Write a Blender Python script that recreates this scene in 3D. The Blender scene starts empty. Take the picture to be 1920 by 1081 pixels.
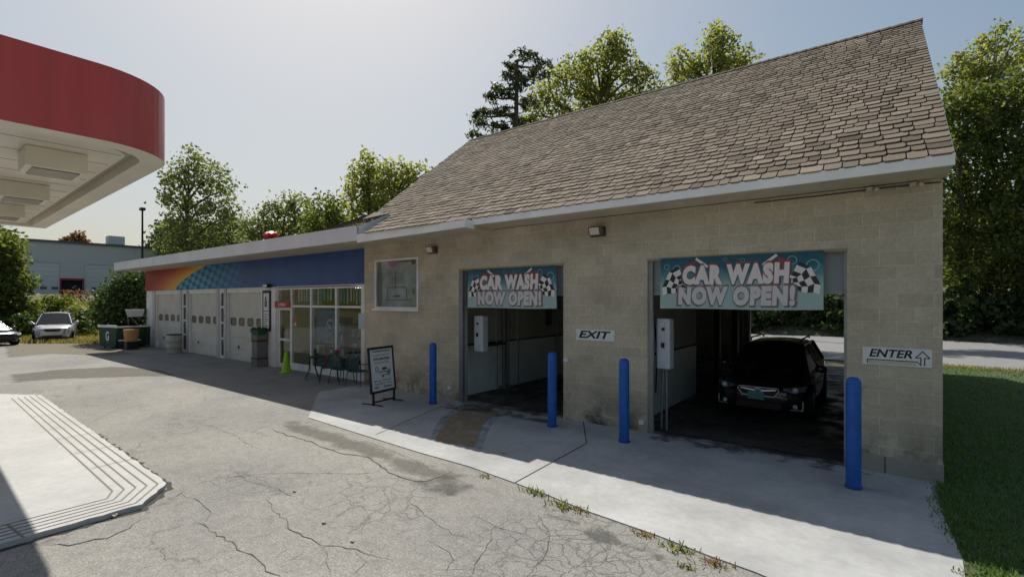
import bpy, bmesh, math, random
import numpy as np
from mathutils import Vector, Matrix
random.seed(7); rng = np.random.default_rng(7)
S = bpy.context.scene; C = S.collection; R = math.radians

# ------------------------------------------------------------------ camera
F_PX, CX, CY, H = 915.0, 960.0, 563.0, 2.5
YAW = math.atan2(.606, .7955)
cd = bpy.data.cameras.new("camera"); cam = bpy.data.objects.new("camera", cd); C.objects.link(cam)
cam.location = (0, 0, H); cam.rotation_euler = (R(90), 0, YAW)
cd.sensor_fit = 'HORIZONTAL'; cd.sensor_width = 36; cd.lens = 36 * F_PX / 1920
cd.shift_y = (CY - 540.5) / 1920; cd.clip_start = .1; cd.clip_end = 2000
S.camera = cam

# ------------------------------------------------------------------ light
SUN = Vector((-.68, .40, 1.0)).normalized()
W = bpy.data.worlds.new("World"); S.world = W; W.use_nodes = True
nt = W.node_tree; bg = nt.nodes['Background']
sky = nt.nodes.new('ShaderNodeTexSky'); sky.sky_type = 'NISHITA'; sky.sun_disc = False
sky.sun_elevation = math.asin(SUN.z); sky.sun_rotation = math.atan2(SUN.x, SUN.y)
sky.air_density = 1.4; sky.dust_density = 2.6; sky.ozone_density = 1.2; sky.altitude = 100
SKYK = .080
# hazy air: the brightest part of the sky rolls off softly instead of blowing out
v1 = nt.nodes.new('ShaderNodeVectorMath'); v1.operation = 'SCALE'; v1.inputs['Scale'].default_value = 1.42 * SKYK; nt.links.new(sky.outputs[0], v1.inputs[0])
v2 = nt.nodes.new('ShaderNodeVectorMath'); v2.operation = 'MULTIPLY_ADD'; nt.links.new(v1.outputs[0], v2.inputs[0]); nt.links.new(v1.outputs[0], v2.inputs[1]); v2.inputs[2].default_value = (1, 1, 1)
v3 = nt.nodes.new('ShaderNodeVectorMath'); v3.operation = 'POWER'; nt.links.new(v2.outputs[0], v3.inputs[0]); v3.inputs[1].default_value = (.5, .5, .5)
v4 = nt.nodes.new('ShaderNodeVectorMath'); v4.operation = 'DIVIDE'; nt.links.new(sky.outputs[0], v4.inputs[0]); nt.links.new(v3.outputs[0], v4.inputs[1])
nt.links.new(v4.outputs[0], bg.inputs[0]); bg.inputs[1].default_value = SKYK
sl = bpy.data.lights.new("sun", 'SUN'); sl.energy = 4.1; sl.angle = R(.5); sl.color = (1, .945, .855)
so = bpy.data.objects.new("sun", sl); C.objects.link(so); so.rotation_euler = SUN.to_track_quat('Z', 'Y').to_euler()
S.view_settings.view_transform = 'Standard'; S.view_settings.look = 'None'
S.view_settings.exposure = 0.47; S.view_settings.gamma = 1; S.view_settings.use_curve_mapping = False
S.cycles.max_bounces = 7; S.cycles.transparent_max_bounces = 12

# ------------------------------------------------------------------ geometry of the site (metres)
def ray(px, py):
    u = (px - CX) / F_PX
    return (-.606 + .7955 * u, .7955 + .606 * u, (CY - py) / F_PX)
def G(px, py, z=0):                    # where the ground is met
    r = ray(px, py); t = (z - H) / r[2]; return (r[0] * t, r[1] * t)
def onY(px, py, Y):                    # where a wall plane is met
    r = ray(px, py); t = Y / r[1]; return (r[0] * t, H + r[2] * t)
def at(px, py, t):
    r = ray(px, py); return Vector((r[0] * t, r[1] * t, H + r[2] * t))

# ------------------------------------------------------------------ helpers
def thing(name, label, cat, loc=(0, 0, 0), rz=0, group=None):
    o = bpy.data.objects.new(name, None); C.objects.link(o); o.empty_display_size = .2
    o.location = loc; o.rotation_euler = (0, 0, rz); return tag(o, label, cat, group)
def tag(o, label, cat, group=None, kind=None):
    o['label'] = label; o['category'] = cat
    if group: o['group'] = group
    if kind: o['kind'] = kind
    return o
def setting(o, label=None):
    o['kind'] = 'structure'
    if label: o['label'] = label
    return o
def base_of(p):
    while p.parent: p = p.parent
    return Vector(p.location)
class MB:
    def __init__(s): s.v = []; s.f = []; s.m = []; s.a = []; s.sm = []
    def face(s, pts, m=0, sm=False, a=0.):
        b = len(s.v); s.v += [tuple(p) for p in pts]; s.f.append(tuple(range(b, b + len(pts)))); s.m.append(m); s.sm.append(sm); s.a.append(a); return s
    def mesh(s, vs, fs, m=0, sm=False, a=0.):
        b = len(s.v); s.v += [tuple(p) for p in vs]
        for f in fs: s.f.append(tuple(i + b for i in f)); s.m.append(m); s.sm.append(sm); s.a.append(a)
        return s
    def box(s, x0, x1, y0, y1, z0, z1, m=0, a=0., bev=0):
        if bev:
            bm = bmesh.new(); bmesh.ops.create_cube(bm, size=1)
            for v in bm.verts: v.co = Vector((x0 + (v.co.x + .5) * (x1 - x0), y0 + (v.co.y + .5) * (y1 - y0), z0 + (v.co.z + .5) * (z1 - z0)))
            bmesh.ops.bevel(bm, geom=bm.edges[:], offset=bev, segments=2, affect='EDGES', profile=.6)
            s.bm(bm, m); return s
        vs = [(x0, y0, z0), (x1, y0, z0), (x1, y1, z0), (x0, y1, z0), (x0, y0, z1), (x1, y0, z1), (x1, y1, z1), (x0, y1, z1)]
        return s.mesh(vs, [(0, 3, 2, 1), (4, 5, 6, 7), (0, 1, 5, 4), (1, 2, 6, 5), (2, 3, 7, 6), (3, 0, 4, 7)], m, a=a)
    def bm(s, bm, m=0, sm=False):
        bm.verts.ensure_lookup_table()
        for i, v in enumerate(bm.verts): v.index = i
        s.mesh([v.co for v in bm.verts], [[v.index for v in f.verts] for f in bm.faces], m, sm); bm.free()
    def obox(s, c, ax, ay, az, m=0):          # oriented box: centre and three half-axes
        c = Vector(c); ax = Vector(ax); ay = Vector(ay); az = Vector(az)
        vs = [c + i * ax + j * ay + k * az for k in (-1, 1) for (i, j) in ((-1, -1), (1, -1), (1, 1), (-1, 1))]
        return s.mesh(vs, [(0, 3, 2, 1), (4, 5, 6, 7), (0, 1, 5, 4), (1, 2, 6, 5), (2, 3, 7, 6), (3, 0, 4, 7)], m)
    def prism(s, poly, z0, z1, m=0, mtop=None):   # poly xy, counter-clockwise
        n = len(poly); b = [(p[0], p[1], z0) for p in poly]; t = [(p[0], p[1], z1) for p in poly]
        s.mesh(b + t, [tuple(range(n - 1, -1, -1))] + [(i, (i + 1) % n, n + (i + 1) % n, n + i) for i in range(n)], m)
        return s.face(t, m if mtop is None else mtop)
    def prismy(s, poly, y0, y1, m=0):   # poly xz seen from -y
        n = len(poly); b = [(p[0], y0, p[1]) for p in poly]; t = [(p[0], y1, p[1]) for p in poly]
        return s.mesh(b + t, [tuple(range(n)), tuple(range(2 * n - 1, n - 1, -1))] + [(i, n + i, n + (i + 1) % n, (i + 1) % n) for i in range(n)], m)
    def tube(s, path, r, n=8, m=0, cap=True, sm=True):
        P = [Vector(p) for p in path]; rs = r if isinstance(r, (list, tuple)) else [r] * len(P); vs = []; up = None
        for i, p in enumerate(P):
            d = (P[min(i + 1, len(P) - 1)] - P[max(i - 1, 0)]).normalized()
            if up is None: up = d.orthogonal().normalized()
            up = (up - d * up.dot(d)); up = up.normalized() if up.length > 1e-5 else d.orthogonal().normalized()
            w = d.cross(up)
            for k in range(n):
                a = 2 * math.pi * k / n; vs.append(p + (up * math.cos(a) + w * math.sin(a)) * rs[i])
        fs = [(i * n + k, i * n + (k + 1) % n, (i + 1) * n + (k + 1) % n, (i + 1) * n + k) for i in range(len(P) - 1) for k in range(n)]
        s.mesh(vs, fs, m, sm)
        if cap:
            s.face(vs[:n][::-1], m); s.face(vs[-n:], m)
        return s
    def lathe(s, prof, c=(0, 0, 0), n=24, m=0, axis='z', sm=True):  # prof [(r,h)]
        vs = []; c = Vector(c)
        for r, h in prof:
            for k in range(n):
                a = 2 * math.pi * k / n; q = (r * math.cos(a), r * math.sin(a), h)
                if axis == 'x': q = (h, q[0], q[1])
                if axis == 'y': q = (q[0], h, q[1])
                vs.append(c + Vector(q))
        fs = [(i * n + k, i * n + (k + 1) % n, (i + 1) * n + (k + 1) % n, (i + 1) * n + k) for i in range(len(prof) - 1) for k in range(n)]
        s.mesh(vs, fs, m, sm)
        if prof[0][0] > 1e-4: s.face(vs[:n][::-1], m)
        if prof[-1][0] > 1e-4: s.face(vs[-n:], m)
        return s
    def build(s, name, mats, parent=None, local=False, loc=None):
        me = bpy.data.meshes.new(name); off = Vector((0, 0, 0))
        if parent is not None and not local: off = base_of(parent)
        elif loc is not None: off = Vector(loc)
        me.from_pydata([tuple(Vector(v) - off) for v in s.v], [], s.f)
        if not isinstance(mats, (list, tuple)): mats = [mats]
        for m in mats: me.materials.append(m)
        me.polygons.foreach_set('material_index', s.m); me.polygons.foreach_set('use_smooth', s.sm)
        if any(s.a):
            at_ = me.attributes.new('v', 'FLOAT', 'FACE'); at_.data.foreach_set('value', s.a)
        me.update(); o = bpy.data.objects.new(name, me); C.objects.link(o)
        if parent is not None: o.parent = parent
        elif loc is not None: o.location = loc
        return o
def recalc(o):
    bm = bmesh.new(); bm.from_mesh(o.data); bmesh.ops.recalc_face_normals(bm, faces=bm.faces[:]); bm.to_mesh(o.data); bm.free(); return o
def copy_tree(o, parent=None):
    c = o.copy(); C.objects.link(c); c.parent = parent
    for ch in list(o.children): copy_tree(ch, c)
    return c

# ------------------------------------------------------------------ materials
MATS = {}
def N(nt, t, **k):
    n = nt.nodes.new('ShaderNode' + t)
    for a, b in k.items(): setattr(n, a, b)
    return n
def lin(c):   # sRGB 0-255 to linear
    return tuple(((x / 255) / 12.92 if x / 255 <= .04045 else ((x / 255 + .055) / 1.055) ** 2.4) for x in c)
def pm(name, base, rough=.7, metal=0., spec=.4, var=None, bump=None, coat=0., streak=None):
    if name in MATS: return MATS[name]
    m = bpy.data.materials.new(name); m.use_nodes = True; t = m.node_tree; b = t.nodes['Principled BSDF']
    b.inputs['Base Color'].default_value = (*base, 1); b.inputs['Roughness'].default_value = rough
    b.inputs['Metallic'].default_value = metal; b.inputs['Specular IOR Level'].default_value = spec; b.inputs['Coat Weight'].default_value = coat
    tc = N(t, 'TexCoord')
    if var:
        n = N(t, 'TexNoise'); n.inputs['Scale'].default_value = var[0]; n.inputs['Detail'].default_value = 6; n.inputs['Roughness'].default_value = .65
        t.links.new(tc.outputs['Object'], n.inputs['Vector'])
        if streak:
            mp = N(t, 'Mapping'); mp.inputs['Scale'].default_value = streak; t.links.new(tc.outputs['Object'], mp.inputs[0]); t.links.new(mp.outputs[0], n.inputs['Vector'])
        r = N(t, 'ValToRGB'); a = var[1]
        r.color_ramp.elements[0].position = .3; r.color_ramp.elements[1].position = .7
        r.color_ramp.elements[0].color = (*[x * (1 - a) for x in base], 1); r.color_ramp.elements[1].color = (*[min(1, x * (1 + a)) for x in base], 1)
        t.links.new(n.outputs[0], r.inputs[0]); t.links.new(r.outputs[0], b.inputs['Base Color'])
    if bump:
        n2 = N(t, 'TexNoise'); n2.inputs['Scale'].default_value = bump[0]; n2.inputs['Detail'].default_value = 4
        t.links.new(tc.outputs['Object'], n2.inputs['Vector'])
        bp = N(t, 'Bump'); bp.inputs['Strength'].default_value = bump[1]; bp.inputs['Distance'].default_value = .02
        t.links.new(n2.outputs[0], bp.inputs['Height']); t.links.new(bp.outputs[0], b.inputs['Normal'])
    MATS[name] = m; return m
def mix(t, f, a, b, mode='MIX'):
    n = N(t, 'Mix', data_type='RGBA', blend_type=mode)
    for i, x in ((0, f), (6, a), (7, b)):
        if isinstance(x, bpy.types.NodeSocket): t.links.new(x, n.inputs[i])
        elif isinstance(x, (int, float)): n.inputs[i].default_value = x
        else: n.inputs[i].default_value = (*x, 1)
    return n.outputs[2]
def mth(t, op, a, b=0., clamp=False):
    n = N(t, 'Math', operation=op, use_clamp=clamp)
    for i, x in ((0, a), (1, b)):
        if isinstance(x, bpy.types.NodeSocket): t.links.new(x, n.inputs[i])
        else: n.inputs[i].default_value = x
    return n.outputs[0]
def noise(t, vec, scale, detail=5, rough=.6):
    n = N(t, 'TexNoise'); n.inputs['Scale'].default_value = scale; n.inputs['Detail'].default_value = detail; n.inputs['Roughness'].default_value = rough
    t.links.new(vec, n.inputs['Vector']); return n.outputs[0]
def ramp(t, fac, stops):
    r = N(t, 'ValToRGB'); e = r.color_ramp.elements
    while len(e) < len(stops): e.new(.5)
    for i, (p, c) in enumerate(stops):
        e[i].position = p; e[i].color = (*(c if isinstance(c, tuple) else (c, c, c)), 1)
    t.links.new(fac, r.inputs[0]); return r.outputs[0]
def bumpn(t, h, b, strength, dist=.01):
    bp = N(t, 'Bump'); bp.inputs['Strength'].default_value = strength; bp.inputs['Distance'].default_value = dist
    t.links.new(h, bp.inputs['Height']); t.links.new(bp.outputs[0], b.inputs['Normal'])
def newmat(name):
    m = bpy.data.materials.new(name); m.use_nodes = True; t = m.node_tree
    return m, t, t.nodes['Principled BSDF'], N(t, 'TexCoord').outputs['Object']

def block_mat():
    m, t, b, oc = newmat('painted_block')
    geo = N(t, 'NewGeometry').outputs['Position']
    sp = N(t, 'SeparateXYZ'); t.links.new(geo, sp.inputs[0])
    cb = N(t, 'CombineXYZ'); t.links.new(mth(t, 'ADD', sp.outputs[0], sp.outputs[1]), cb.inputs[0]); t.links.new(sp.outputs[2], cb.inputs[1])
    br = N(t, 'TexBrick'); t.links.new(cb.outputs[0], br.inputs['Vector'])
    br.inputs['Scale'].default_value = 1; br.inputs['Brick Width'].default_value = .4; br.inputs['Row Height'].default_value = .2
    br.inputs['Mortar Size'].default_value = .006; br.inputs['Mortar Smooth'].default_value = .4; br.offset = .5
    br.inputs['Color1'].default_value = (.50, .435, .33, 1); br.inputs['Color2'].default_value = (.575, .505, .385, 1); br.inputs['Mortar'].default_value = (.70, .62, .48, 1)
    n1 = noise(t, geo, 1.1, 6, .6); c = mix(t, 1.0, br.outputs[0], ramp(t, n1, [(.25, .72), (.75, 1.15)]), 'MULTIPLY')
    n2 = noise(t, geo, 22, 3, .6); c = mix(t, .8, c, ramp(t, n2, [(.3, .85), (.7, 1.1)]), 'MULTIPLY')
    # lichen and splash dirt on the lowest courses
    lo = mth(t, 'MULTIPLY', mth(t, 'SUBTRACT', 1., mth(t, 'DIVIDE', sp.outputs[2], .8), True), ramp(t, noise(t, geo, 2.3, 5, .7), [(.42, 0.), (.62, 1.)]))
    c = mix(t, lo, c, (.07, .078, .055)); t.links.new(c, b.inputs['Base Color'])
    b.inputs['Roughness'].default_value = .85; b.inputs['Specular IOR Level'].default_value = .25
    h = mth(t, 'ADD', mth(t, 'MULTIPLY', br.outputs[1], -1.), mth(t, 'MULTIPLY', n2, .5)); bumpn(t, h, b, .6, .008); return m
BLOCK = block_mat()

def asphalt_mat():
    m, t, b, oc = newmat('weathered_asphalt')
    g = oc
    fine = noise(t, g, 55, 3, .7); med = noise(t, g, 6, 6, .65); big = noise(t, g, .35, 5, .6); mid2 = noise(t, g, 1.3, 6, .7)
    c = ramp(t, fine, [(.3, (.12, .118, .110)), (.47, (.25, .246, .232)), (.6, (.30, .295, .28)), (.75, (.46, .45, .43))])
    grit = noise(t, g, 19, 4, .8); c = mix(t, .8, c, ramp(t, grit, [(.33, .72), (.5, 1.), (.7, 1.2)]), 'MULTIPLY')
    c = mix(t, .75, c, ramp(t, med, [(.3, .80), (.7, 1.14)]), 'MULTIPLY')
    c = mix(t, 1., c, ramp(t, big, [(.35, (.84, .84, .85)), (.62, (1.08, 1.06, 1.02))]), 'MULTIPLY')
    c = mix(t, ramp(t, mid2, [(.58, 0.), (.72, .5)]), c, (.15, .147, .135))
    # crazed areas: alligator cracking where a broad noise says so
    wv = N(t, 'VectorMath', operation='ADD'); nn = N(t, 'TexNoise'); nn.inputs['Scale'].default_value = 2.5; nn.inputs['Detail'].default_value = 4; t.links.new(g, nn.inputs['Vector'])
    sc = N(t, 'VectorMath', operation='SCALE'); sc.inputs['Scale'].default_value = .5; t.links.new(nn.outputs['Color'], sc.inputs[0]); t.links.new(g, wv.inputs[0]); t.links.new(sc.outputs[0], wv.inputs[1])
    def cracks(scale, w):
        v = N(t, 'TexVoronoi', feature='DISTANCE_TO_EDGE'); v.inputs['Scale'].default_value = scale; t.links.new(wv.outputs[0], v.inputs['Vector'])
        return ramp(t, v.outputs[0], [(0., 1.), (w, 0.)])
    k1 = mth(t, 'MULTIPLY', cracks(2.6, .035), ramp(t, noise(t, g, .45, 4, .6), [(.50, 0.), (.60, .75)]))
    k2 = mth(t, 'MULTIPLY', cracks(.5, .006), ramp(t, noise(t, g, .9, 3, .6), [(.48, 0.), (.56, .8)]))
    dq = N(t, 'VectorMath', operation='DISTANCE'); dq.inputs[1].default_value = (*G(1090, 1040), 0); t.links.new(g, dq.inputs[0])
    k3 = mth(t, 'MULTIPLY', cracks(4.2, .05), ramp(t, mth(t, 'ADD', mth(t, 'DIVIDE', dq.outputs['Value'], 3.2), mth(t, 'MULTIPLY', mid2, .6)), [(.45, .8), (.85, 0.)]))
    k = mth(t, 'MAXIMUM', mth(t, 'MAXIMUM', k1, k2), k3); c = mix(t, mth(t, 'MULTIPLY', k, .6), c, (.06, .058, .052)); t.links.new(c, b.inputs['Base Color'])
    b.inputs['Roughness'].default_value = .92; b.inputs['Specular IOR Level'].default_value = .2
    bumpn(t, mth(t, 'SUBTRACT', mth(t, 'ADD', mth(t, 'MULTIPLY', fine, .6), mth(t, 'MULTIPLY', med, .6)), k), b, .8, .01); return m
ASPH = asphalt_mat()

def concrete_mat(name, base, joints=None, stain=.25):
    m, t, b, oc = newmat(name); g = N(t, 'NewGeometry').outputs['Position']
    c = mix(t, 1., base, ramp(t, noise(t, g, .7, 6, .6), [(.3, 1 - stain), (.7, 1 + stain * .5)]), 'MULTIPLY')
    c = mix(t, 1., c, ramp(t, noise(t, g, 9, 5, .7), [(.3, .9), (.7, 1.07)]), 'MULTIPLY')
    c = mix(t, ramp(t, noise(t, g, 3.1, 5, .75), [(.66, 0.), (.76, .55)]), c, tuple(x * .45 for x in base))
    fine = noise(t, g, 90, 2, .6); c = mix(t, 1., c, ramp(t, fine, [(.3, .93), (.7, 1.05)]), 'MULTIPLY')
    t.links.new(c, b.inputs['Base Color']); b.inputs['Roughness'].default_value = .85; b.inputs['Specular IOR Level'].default_value = .25
    bumpn(t, fine, b, .25, .004); return m
APRON = concrete_mat('apron_concrete', (.395, .40, .395), stain=.3)
PAD = concrete_mat('pad_concrete', (.46, .46, .45), stain=.12)
WALK = concrete_mat('walk_concrete', (.27, .26, .235))

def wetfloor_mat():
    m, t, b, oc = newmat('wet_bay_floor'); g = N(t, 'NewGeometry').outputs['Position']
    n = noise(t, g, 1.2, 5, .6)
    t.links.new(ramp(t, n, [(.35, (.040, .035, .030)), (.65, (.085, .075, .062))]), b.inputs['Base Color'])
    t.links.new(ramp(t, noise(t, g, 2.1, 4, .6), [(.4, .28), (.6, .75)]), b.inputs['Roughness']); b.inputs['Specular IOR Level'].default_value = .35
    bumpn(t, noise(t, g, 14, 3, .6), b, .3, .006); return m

def shingle_mat():
    m, t, b, oc = newmat('asphalt_shingle'); a = N(t, 'Attribute'); a.attribute_name = 'v'
    c = ramp(t, a.outputs['Fac'], [(0., (.075, .060, .045)), (.35, (.162, .133, .101)), (.7, (.222, .186, .143)), (1., (.280, .240, .188))])
    c = mix(t, 1., c, ramp(t, noise(t, oc, .45, 5, .6), [(.3, .84), (.7, 1.12)]), 'MULTIPLY')
    n = noise(t, oc, 70, 2, .6); c = mix(t, 1., c, ramp(t, n, [(.3, .8), (.7, 1.2)]), 'MULTIPLY')
    t.links.new(c, b.inputs['Base Color']); b.inputs['Roughness'].default_value = .95; b.inputs['Specular IOR Level'].default_value = .15; bumpn(t, n, b, .4, .004); return m
SHING = shingle_mat()

def leaf_mat(name, dark, light, trans=.35):
    m = bpy.data.materials.new(name); m.use_nodes = True; t = m.node_tree; b = t.nodes['Principled BSDF']
    a = N(t, 'Attribute'); a.attribute_name = 'v'; c = ramp(t, a.outputs['Fac'], [(0., dark), (1., light)])
    t.links.new(c, b.inputs['Base Color']); b.inputs['Roughness'].default_value = .55; b.inputs['Specular IOR Level'].default_value = .3
    tr = N(t, 'BsdfTranslucent'); t.links.new(mix(t, 1., c, (2.3, 2.3, 1.1), 'MULTIPLY'), tr.inputs[0])
    mx = N(t, 'MixShader'); mx.inputs[0].default_value = trans
    t.links.new(b.outputs[0], mx.inputs[1]); t.links.new(tr.outputs[0], mx.inputs[2]); t.links.new(mx.outputs[0], t.nodes['Material Output'].inputs[0]); return m
LEAF = leaf_mat('leaf_mid', (.045, .068, .020), (.15, .175, .045), .45)
LEAFY = leaf_mat('leaf_yellow', (.085, .105, .030), (.28, .285, .10), .5)
LEAFG = leaf_mat('leaf_grey_green', (.065, .085, .045), (.17, .195, .085), .45)
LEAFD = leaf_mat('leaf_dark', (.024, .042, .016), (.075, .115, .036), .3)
NEED = leaf_mat('pine_needle', (.016, .030, .016), (.09, .105, .04), .25)
LEAFR = leaf_mat('leaf_red', (.10, .045, .03), (.18, .09, .05))
GRASSM = leaf_mat('grass_blade', (.045, .10, .030), (.13, .20, .065), .35)
DRY = leaf_mat('dry_grass', (.12, .11, .04), (.30, .26, .12), .3)
BARK = pm('bark', (.09, .075, .06), .95, var=(3, .4), bump=(12, .8))

def glass_mat(name, tint=(.75, .8, .8), refl=.12, dark=.55):
    m = bpy.data.materials.new(name); m.use_nodes = True; t = m.node_tree; t.nodes.remove(t.nodes['Principled BSDF'])
    tr = N(t, 'BsdfTransparent'); tr.inputs[0].default_value = (*[x * dark for x in tint], 1)
    gl = N(t, 'BsdfGlossy'); gl.inputs['Roughness'].default_value = .03; gl.inputs[0].default_value = (.9, .95, 1, 1)
    fr = N(t, 'Fresnel'); fr.inputs[0].default_value = 1.5
    gb = N(t, 'NewGeometry'); mx = N(t, 'MixShader'); t.links.new(mth(t, 'MULTIPLY', mth(t, 'ADD', fr.outputs[0], refl * .3, True), mth(t, 'SUBTRACT', 1., gb.outputs['Backfacing'])), mx.inputs[0])
    t.links.new(tr.outputs[0], mx.inputs[1]); t.links.new(gl.outputs[0], mx.inputs[2]); t.links.new(mx.outputs[0], t.nodes['Material Output'].inputs[0]); return m
GLASS = glass_mat('shop_glass', tint=(.9, .93, .93), refl=.05, dark=1.)
CARGLASS = pm('car_glass', (.012, .014, .016), .06, spec=.6)

WHITE = pm('white_paint', (.76, .76, .74), .55, var=(2.5, .12))
TRIM = pm('white_trim', (.90, .88, .84), .5, var=(1.2, .10))
FASC = pm('grey_fascia', (.70, .69, .69), .5, var=(1.2, .10), streak=(1, 1, .2))
SOFF = pm('soffit_beige', (.56, .49, .38), .8, var=(2, .15))
DOORM = pm('garage_door_paint', (.60, .58, .51), .6, var=(1.5, .10))
BLACK = pm('black_paint', (.012, .012, .013), .45)
DARK = pm('dark_metal', (.03, .03, .03), .5, .3)
GREYM = pm('grey_metal', (.22, .225, .23), .5, .5, var=(6, .15))
ALU = pm('aluminium', (.55, .56, .56), .35, .8)
BLUEP = pm('blue_bollard_paint', (.010, .10, .42), .5, var=(9, .22), bump=(30, .08))
SIGNW = pm('sign_white', (.70, .71, .70), .5, var=(4, .06))
INK = pm('sign_ink', (.010, .016, .035), .6)
REDI = pm('sign_red', (.45, .02, .02), .5)
CHROME = pm('chrome', (.85, .85, .87), .28, .8)
RUBBER = pm('tyre_rubber', (.018, .018, .018), .85)

def text(mb, body, size, origin, ux, uz, m=0, shear=0., bold=0., align='LEFT', fitw=None, ext=0., sx=1., fith=None, spc=1.):
    cu = bpy.data.curves.new('t', 'FONT'); cu.body = body; cu.size = size; cu.shear = shear; cu.offset = bold; cu.align_x = align; cu.resolution_u = 3; cu.extrude = ext; cu.space_character = spc
    o = bpy.data.objects.new('t', cu); C.objects.link(o); dg = bpy.context.evaluated_depsgraph_get(); dg.update()
    me = bpy.data.meshes.new_from_object(o.evaluated_get(dg)); bpy.data.objects.remove(o)
    if len(me.vertices) == 0: return
    xs = [v.co.x for v in me.vertices]; ys = [v.co.y for v in me.vertices]; w = max(xs) - min(xs); h = max(ys) - min(ys)
    kx = (fitw / w) if fitw else sx; ky = (fith / h) if fith else (kx if fitw and not fith else 1.)
    x0 = min(xs) if fitw else 0; y0 = min(ys) if fith else 0
    O = Vector(origin); ux = Vector(ux); uz = Vector(uz); n = ux.cross(uz)
    vs = [O + ux * (v.co.x - x0) * kx + uz * (v.co.y - y0) * ky + n * v.co.z for v in me.vertices]
    mb.mesh(vs, [tuple(p.vertices) for p in me.polygons], m); bpy.data.meshes.remove(me)
UX = Vector((1, 0, 0)); UZ = Vector((0, 0, 1))

# ================================================================== GROUND
def terrain():
    mb = MB(); xs = np.concatenate([np.linspace(-400, -90, 12), np.linspace(-80, 60, 57), np.linspace(80, 400, 12)])
    ys = np.concatenate([np.linspace(-300, -20, 8), np.linspace(-10, 120, 53), np.linspace(140, 500, 10)])
    def h(x, y):
        t = -.606 * x + .7955 * y; lat = .7955 * x + .606 * y; u = lat / max(t, 1)
        z = -.03
        if t > 36 and u < -.35: z += min(1, (t - 36) / 16) ** 1.2 * 3.2 * min(1, (-.35 - u) / .2)
        d = y - (40.5 + .02 * x)
        if d > 0 and x > -16: z += min(1, d / 6) * 3.2 + .12 * max(0, d - 6)
        return z
    vs = [(x, y, h(x, y)) for y in ys for x in xs]; n = len(xs)
    mb.mesh(vs, [(j * n + i, j * n + i + 1, (j + 1) * n + i + 1, (j + 1) * n + i) for j in range(len(ys) - 1) for i in range(n - 1)], sm=True)
    m, t, b, oc = newmat('rough_ground')
    t.links.new(ramp(t, noise(t, oc, 1.5, 6, .7), [(.3, (.045, .05, .02)), (.5, (.09, .085, .045)), (.7, (.16, .14, .09))]), b.inputs['Base Color']); b.inputs['Roughness'].default_value = .95
    bumpn(t, noise(t, oc, 6, 4, .7), b, .8, .1)
    return setting(mb.build('terrain', m))
terrain()
lot = [(-44, 6.3), (-40, -30), (60, -30), (60, 4.2), (12, 4.2), (2.2, 4.3), (.9, 6), (.64, 9), (.64, 22.5), (-32, 22.5), (-34.5, 12), (-38, 10)]
setting(MB().face([(x, y, 0) for x, y in lot]).build('asphalt_lot', ASPH))
# lawn
LAWNM, t_, b_, oc_ = newmat('lawn_soil')
t_.links.new(ramp(t_, noise(t_, oc_, 3, 6, .7), [(.3, (.030, .052, .018)), (.55, (.055, .085, .028)), (.8, (.10, .10, .05))]), b_.inputs['Base Color']); b_.inputs['Roughness'].default_value = .95
setting(MB().face([(.6, 3.0, .004), (60, 3.0, .004), (60, 25.2, .004), (2.5, 24.6, .004), (.55, 24.3, .004), (.55, 9, .004)]).build('lawn', LAWNM))
ROADM = pm('road_asphalt', (.20, .20, .20), .9, var=(3, .15), bump=(50, .5))
setting(MB().face([(-30, 24.0, .008), (0, 24.6, .008), (60, 26.6, .008), (60, 41.8, .008), (0, 40.3, .008), (-30, 39.4, .008)]).build('road', ROADM))

# apron in front of the wash bays
front = [G(*p) for p in ((578, 783), (688, 818), (784, 848), (880, 875), (966, 906), (1023, 927), (1099, 958), (1234, 1005), (1325, 1041), (1417, 1074), (1560, 1135), (1700, 1190))]
right = [G(*p) for p in ((1830, 1200), (1812, 1100), (1805, 1050), (1787, 1007), (1766, 963), (1744, 914))]
ap = front + right + [(.62, 8.86), (-12.3, 8.86), G(598, 735), G(586, 764)]
setting(MB().prism(ap, -.02, .014).build('concrete_apron', APRON))
JOINT = pm('joint_dark', (.06, .055, .05), .95)
def ribbon(mb, pts, w, z, jit=0., m=0, seg=.09, taper=True):
    if jit and jit < .05: jit *= 1.7
    P = [Vector((p[0], p[1], 0)) for p in pts]; Q = []
    for a, b in zip(P, P[1:]):
        n = max(1, int((b - a).length / seg))
        for i in range(n): Q.append(a.lerp(b, i / n))
    Q.append(P[-1])
    vs = []; L = len(Q); ph = random.random() * 10
    for i, q in enumerate(Q):
        d = (Q[min(i + 1, L - 1)] - Q[max(i - 1, 0)]).normalized(); nrm = Vector((-d.y, d.x, 0))
        off = nrm * (random.uniform(-1, 1) * jit) if 0 < i < L - 1 else Vector()
        ww = w * random.uniform(.35, 1.25) if jit else w
        if taper and jit: ww *= min(1, (i + .3) / 3, (L - 1 - i + .3) / 3)
        vs += [q + off - nrm * ww / 2, q + off + nrm * ww / 2]
    for v in vs: v.z = z
    mb.mesh(vs, [(2 * i, 2 * i + 2, 2 * i + 3, 2 * i + 1) for i in range(L - 1)], m)
jb = MB()
ribbon(jb, [G(966, 906), G(1100, 832), onY and (-4.9, 8.84)], .02, .018); ribbon(jb, [G(704, 816), G(736, 802), G(860, 748)], .016, .018)
ribbon(jb, [(-8.3, 8.80), (-5.4, 8.80)], .03, .018, .02)
setting(jb.build('apron_joints', JOINT))
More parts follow.
